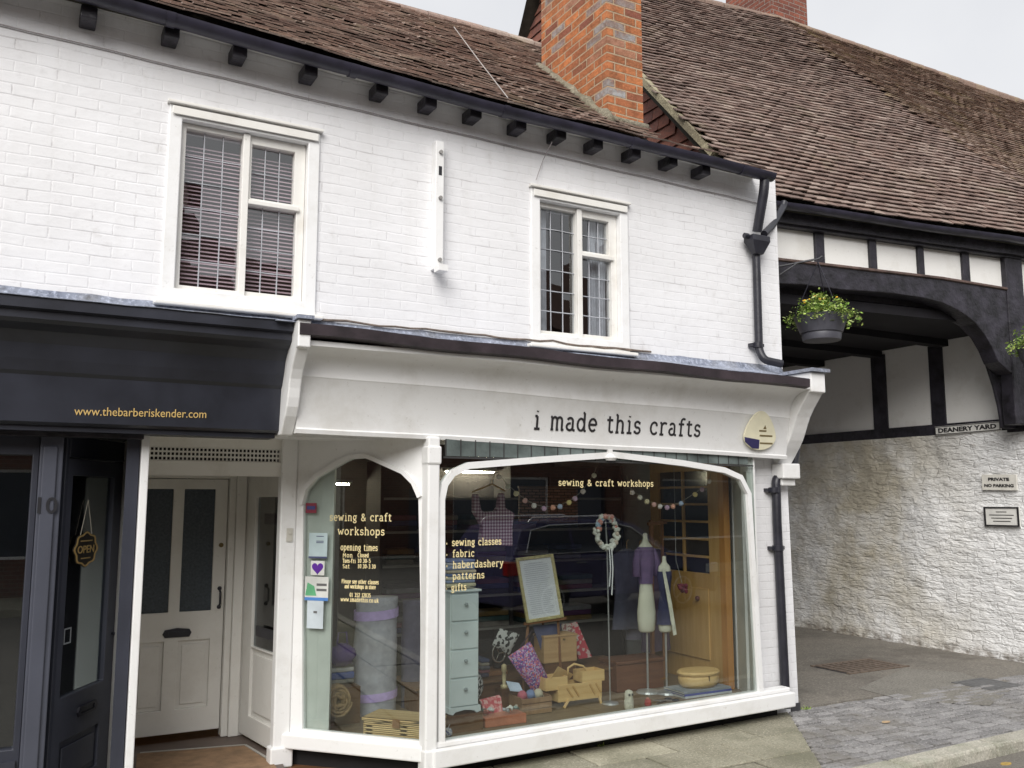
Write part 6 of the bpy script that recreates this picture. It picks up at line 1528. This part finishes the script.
lbl = ['navy', 'wine red', 'stone grey', 'dark teal', 'ochre', 'plum', 'light grey', 'black']
wh = ['lowest', 'second', 'middle', 'fourth', 'topmost']
for zi, z in enumerate((.572, .872, 1.172, 1.472)):
    x = sx0+.08
    for j in range(5):
        w_ = random.uniform(.28, .40); T2 = thing('fabric_stack', '%s folded fabrics, pile %s from the left on the %s back shelf' % (lbl[k % 8], ('first', 'second', 'third', 'fourth', 'fifth')[j], wh[zi]), 'fabric stack', (x+w_/2, 2.1, z), 'fabric piles on the back shelves')
        zz = z
        for q in range(3):
            MB().box(x, x+w_-.02, 1.97+random.uniform(0, .03), 2.25, zz, zz+.045).build('folded_cloth', cloth('shelf_cloth%d' % ((k+q) % 8), colsF[(k+q) % 8]), T2, bevel=.01); zz += .047
        k += 1; x += w_+random.uniform(.08, .14)
# lit strip light deep in the shop
for i, (px, py, Y, lb) in enumerate(((322, 484, 2.4, 'lit fluorescent strip light seen through the narrow angled window'), (470, 472, 2.2, 'lit fluorescent strip light above the gingham top'))):
    c = at(px, py, Y)
    T = thing('strip_light', lb, 'light', c, 'ceiling strip lights in the shop')
    MB().box(c.x-.28, c.x+.28, Y-.03, Y+.03, c.z+.010, c.z+.04).build('housing', simple('lamp_white', (.5, .5, .5), .5), T)
    MB().tube([(c.x-.26, Y, c.z), (c.x+.26, Y, c.z)], .006, 8).build('tube', m_emit('lamp_tube', (1, .88, .62), 115), T)
    MB().tube([(c.x, Y, c.z+.04), (c.x, Y, 2.32)], .004, 5).build('flex', BLKI, T)

# ---- weeds and fallen leaves
def weed(px, py, label, sc=1, seed=1):
    c = atZ(px, py); rnd = random.Random(seed); T = MB()
    for i in range(26):
        a = rnd.uniform(0, 2*pi); l = rnd.uniform(.02, .06)*sc; d = V((cos(a), sin(a), rnd.uniform(.5, 1.5))).normalized(); w_ = d.cross(V((0, 0, 1))).normalized()*.006*sc
        p = c+V((rnd.uniform(-.03, .03), rnd.uniform(-.015, .015), -.01)); T.add([p-w_*.4, p+d*l*.5-w_, p+d*l, p+d*l*.5+w_], [(0, 1, 2, 3)])
    tag(T.build('weed', LEAF, None, fixn=False), label, 'weed', 'weeds along the shop base')
weed(719, 722, 'small weed growing from the flagstone joint below the right part of the shop window', 1.3, 2)
weed(600, 746, 'tiny weed against the black plinth under the cantilever sewing box', .9, 3)
weed(806, 709, 'tuft of weed at the foot of the brick pier by the passage', .9, 4)
def leaf_(px, py, label, col, s_=.05):
    c = atZ(px, py, .004); P = [(c.x+s_*cos(a)*(1+.3*cos(2*a)), c.y+s_*.7*sin(a)) for a in [2*pi*i/12 for i in range(12)]]
    tag(MB().plate(P, [], WORLD, c.z, c.z+.004).build('fallen_leaf', simple('leaf_%d' % px, col, .8, .3, 30), None), label, 'leaf', 'fallen leaves')
leaf_(886, 722, 'pale beige fallen leaf lying on the grey setts', (.50, .36, .22), .035)
leaf_(1006, 764, 'yellow fallen leaf on the road in the bottom right corner', (.42, .28, .07), .04)

# ================================================================== BEHIND THE CAMERA (seen as reflections)
CB = thing('parked_estate_car', 'dark blue estate car with silver roof rails reflected in the shop window', 'car', (9.6, -9.3, -.075))
CARP = simple('dark_blue_car_paint', (.10, .095, .19), .12, .1, 3, 0); zc = -.075
def caryz(): pass
x0, x1 = 7.3, 11.9; yN, yF = -8.4, -10.15; x0_car, yN_car = x0, yN
body = [(x0+.05, .32), (x0, .55), (x0+.02, .90), (x0+.12, 1.0), (x1-1.15, .98), (x1-.35, .86), (x1-.05, .68), (x1, .45), (x1-.06, .26), (x0+.2, .22)]
FCN = Fr((0, yN, zc), (1, 0, 0), (0, 0, 1), (0, 1, 0))
def arch_poly(cx): return [(cx+.36*cos(a), .33+.36*sin(a)) for a in [pi-i*pi/10 for i in range(11)]]
bp = [(x0+.05, .26), (x0, .55), (x0+.02, .90), (x0+.12, 1.0), (x1-1.15, .98), (x1-.35, .86), (x1-.05, .68), (x1, .45), (x1-.06, .24)]
wR, wF = x0+.85, x1-.92
bp += [(q_[0], max(q_[1], .22)) for q_ in arch_poly(wF)[::-1]]+[(q_[0], max(q_[1], .22)) for q_ in arch_poly(wR)[::-1]]
MB().plate(bp, [], FCN, -1.75, 0).build('body', CARP, CB, bevel=.04)
roofp = [(x0+.13, 1.0), (x0+.35, 1.38), (x0+.7, 1.50), (x0+2.3, 1.52), (x0+2.75, 1.42), (x1-1.2, .985)]
cab = MB(); n = len(roofp); ins = lambda z: .16*(z-.98)/.54
vs = [V((x, yN-.03-ins(z), zc+z)) for x, z in roofp]+[V((x, yF+.03+ins(z), zc+z)) for x, z in roofp]
cab.add(vs, [(i, (i+1) % n, n+(i+1) % n, n+i) for i in range(n)]+[tuple(range(n)), tuple(n+i for i in range(n))[::-1]]); cab.build('cabin', CARP, CB, bevel=.02)
gwin = [(x0+.36, 1.03), (x0+.52, 1.36), (x0+.9, 1.43), (x0+2.2, 1.45), (x0+2.6, 1.37), (x1-1.45, 1.03)]
wg = MB()
for a, b in ((0, .33), (.35, .62), (.64, 1)):
    def cut(P, fa, fb):
        xa_, xb_ = lerp(x0+.36, x1-1.45, fa), lerp(x0+.36, x1-1.45, fb)
        top = [(x, z) for x, z in P[1:-1] if xa_ < x < xb_]
        def zt(x):
            for (p_, q_) in zip(P, P[1:]):
                if p_[0] <= x <= q_[0]: return lerp(p_[1], q_[1], (x-p_[0])/(q_[0]-p_[0]))
            return 1.03
        return [(xa_, 1.03), (xa_, max(1.035, zt(xa_)))]+top+[(xb_, max(1.035, zt(xb_))), (xb_, 1.03)]
    P = cut(gwin, a, b); m_ = len(P); vs = [V((x, yN-.022-ins(z), zc+z)) for x, z in P]+[V((x, yN-.034-ins(z), zc+z)) for x, z in P]
    tr_ = tessellate_polygon([[V((x, z, 0)) for x, z in P]])
    wg.add(vs, [tuple(t_) for t_ in tr_]+[(i, (i+1) % m_, m_+(i+1) % m_, m_+i) for i in range(m_)])
wg.build('side_windows', simple('car_glass', (.06, .07, .09), .05, .1, bmp=0), CB)
CHRM = simple('chrome', (.75, .75, .76), .15, .03, bmp=0, metal=1)
MB().tube([(x, yN-.018-ins(z), zc+z+.012) for x, z in gwin], .012, 6).tube([(x0+.3, yN-.02, zc+1.02), (x1-1.4, yN-.02, zc+1.02)], .008, 6).build('window_trim', CHRM, CB)
for sgn, yy in ((1, yN-.26), (-1, yF+.26)): MB().tube([(x0+.55, yy, zc+1.47), (x0+.65, yy, zc+1.56), (x0+2.3, yy, zc+1.575), (x0+2.45, yy, zc+1.49)], .018, 8).build('roof_rail', CHRM, CB, True)
for wx in (wR, wF):
    for yy, s_ in ((yN-.02, 1), (yF+.22, -1)):
        wh_ = MB(); wh_.tube([(wx, yy, zc+.33), (wx, yy-.2, zc+.33)], .33, 26); w_ = wh_.build('wheel', simple('tyre', (.02, .02, .02), .8), CB, 'auto')
        rm_ = MB(); yo = yy+.006 if s_ > 0 else yy-.206; rm_.tube([(wx, yo, zc+.33), (wx, yo-.012*s_, zc+.33)], .05, 12)
        for k in range(5): rm_.beam(V((wx, yo, zc+.33)), V((wx+cos(k*1.2566)*.21, yo, zc+.33+sin(k*1.2566)*.21)), .05, .012)
        rm_.tube([(wx+.22*cos(a), yo, zc+.33+.22*sin(a)) for a in [2*pi*i/24 for i in range(24)]], .014, 6, closed=True); rm_.build('rim', simple('alloy', (.5, .5, .52), .3, .05, metal=.9), w_)
MB().box(x0-.02, x0+.22, yN-.12, yN+.008, zc+.72, zc+.93).build('tail_light', simple('red_lens', (.45, .02, .02), .15), CB, bevel=.02)
MB().box(x1-.35, x1-.02, yN-.12, yN+.008, zc+.58, zc+.74).build('headlight', simple('clear_lens', (.6, .62, .65), .1), CB, bevel=.02)
MB().tube([(x0+1.3, yN+.02, zc+.87), (x0+1.5, yN+.02, zc+.87)], .012, 6).build('door_handle', CHRM, CB)
MB().tube([(x0+2.6, yN+.02, zc+.87), (x0+2.8, yN+.02, zc+.87)], .012, 6).build('door_handle', CHRM, CB)
struct(MB().box(-30, 40, -13.2, -10.6, -.2, .04).build('far_pavement', FLAG))

def opposite(x0, x1, hgt, mat, label, seed, Yf=-12.6):
    rnd = random.Random(seed); T = thing('terraced_house', label, 'house', ((x0+x1)/2, Yf, 0), 'houses across the street')
    w_ = x1-x0; holes = []; nW = 2 if w_ < 6 else 3
    OF = Fr((x0, Yf, 0), (1, 0, 0), (0, 0, 1), (0, 1, 0))
    for i in range(nW):
        cx = w_*(i+.5)/nW
        for z in (3.2, ): holes.append(rect(cx-.45, cx+.45, z, z+1.2))
    holes += [rect(w_*.12, w_*.55, .7, 2.3), rect(w_*.68, w_*.68+.95, .06, 2.15)]
    MB().plate(rect(0, w_, 0, hgt), holes, OF, -.3, 0).build('wall', mat, T)
    for i, h_ in enumerate(holes):
        (a0, z0), (a1, _), (_, z1), _ = h_
        f_ = MB(); f_.plate(rect(a0, a1, z0, z1), [rect(a0+.05, a1-.05, z0+.05, z1-.05)], OF, -.12, -.06)
        if i < nW: f_.box((a0+a1)/2-.02, (a0+a1)/2+.02, z0+.05, z1-.05, -.11, -.065, OF); f_.box(a0+.05, a1-.05, (z0+z1)/2-.02, (z0+z1)/2+.02, -.11, -.0655, OF)
        nm = 'door' if i == len(holes)-1 else 'window'
        f_ = f_.build(nm, WH if nm == 'window' else SLATE, T)
        MB().box(a0+.05, a1-.05, z0+.05, z1-.05, -.10, -.095, OF).build('pane', simple('car_glass', (.03, .035, .04), .05) if nm == 'window' else SLATE, f_)
    rp_ = [(Yf+.3, hgt), (Yf-3.2, hgt+2.6), (Yf-6.7, hgt)]
    r_ = MB().sweep(rp_, x0, x1).build('roof', simple('far_tiles', (.11, .06, .045), .9, .3, 12, .6), T)
    MB().box(x1-.9, x1-.3, Yf-3.6, Yf-2.8, hgt+2., hgt+3.6).build('chimney', mat, r_)
    return T
opposite(-22, -15.5, 5.2, OPPB, 'added unseen red brick house at the far left end across the street', 7)  # unseen, lengthens the row to darken the angled pane's reflection
opposite(-15.5, -9, 4.9, simple('brown_render', (.13, .10, .085), .9, .2, 2), 'added unseen brown rendered house towards the left across the street', 8)  # also unseen, added to keep bright sky out of the angled pane
opposite(-9, -2.5, 5.3, OPPB, 'red brick house across the street, left of the cream one', 1)
opposite(-2.5, 3.2, 5.7, OPPB, 'red brick house facing the barber shop across the street', 5)
opposite(3.2, 9.2, 5.0, simple('faded_render', (.16, .14, .12), .9, .2, 2), 'dull rendered house facing the craft shop across the street', 2)
opposite(9.2, 15.5, 5.5, OPPB, 'red brick house behind the parked estate car', 3)
opposite(15.5, 23, 5.1, simple('brown_render', (.13, .10, .085), .9, .2, 2), 'brown rendered house at the far right end across the street', 4)
Tn = opposite(-8, 8, 6.4, OPPB, 'added unseen red brick house across the left street end, darkening the angled pane', 9); Tn.location = (-20, -4, 0); Tn.rotation_euler = (0, 0, -pi/2)  # unseen house added so the angled pane reflects something dark
# yard wall closing the far end of the passage
YW = MB().box(4, 14, 15, 15.3, -.1, 2.4).build('yard_wall', CHR); tag(YW, 'low red brick wall closing the yard beyond the passage', 'wall')

# park the car where the window glass mirrors it
def mirror(p): d = (p-MF.o).dot(MF.n); return p-MF.n*2*d
pa = mirror(at(508, 560, 6.0)); pb = mirror(at(715, 560, 6.6))
CB.rotation_euler = (0, 0, atan2(pb.y-pa.y, pb.x-pa.x))
rot = Matrix.Rotation(CB.rotation_euler.z, 3, 'Z')
CB.location = V((pa.x, pa.y, -.075))-rot @ V((x0_car-9.6, yN_car+9.3, 0))
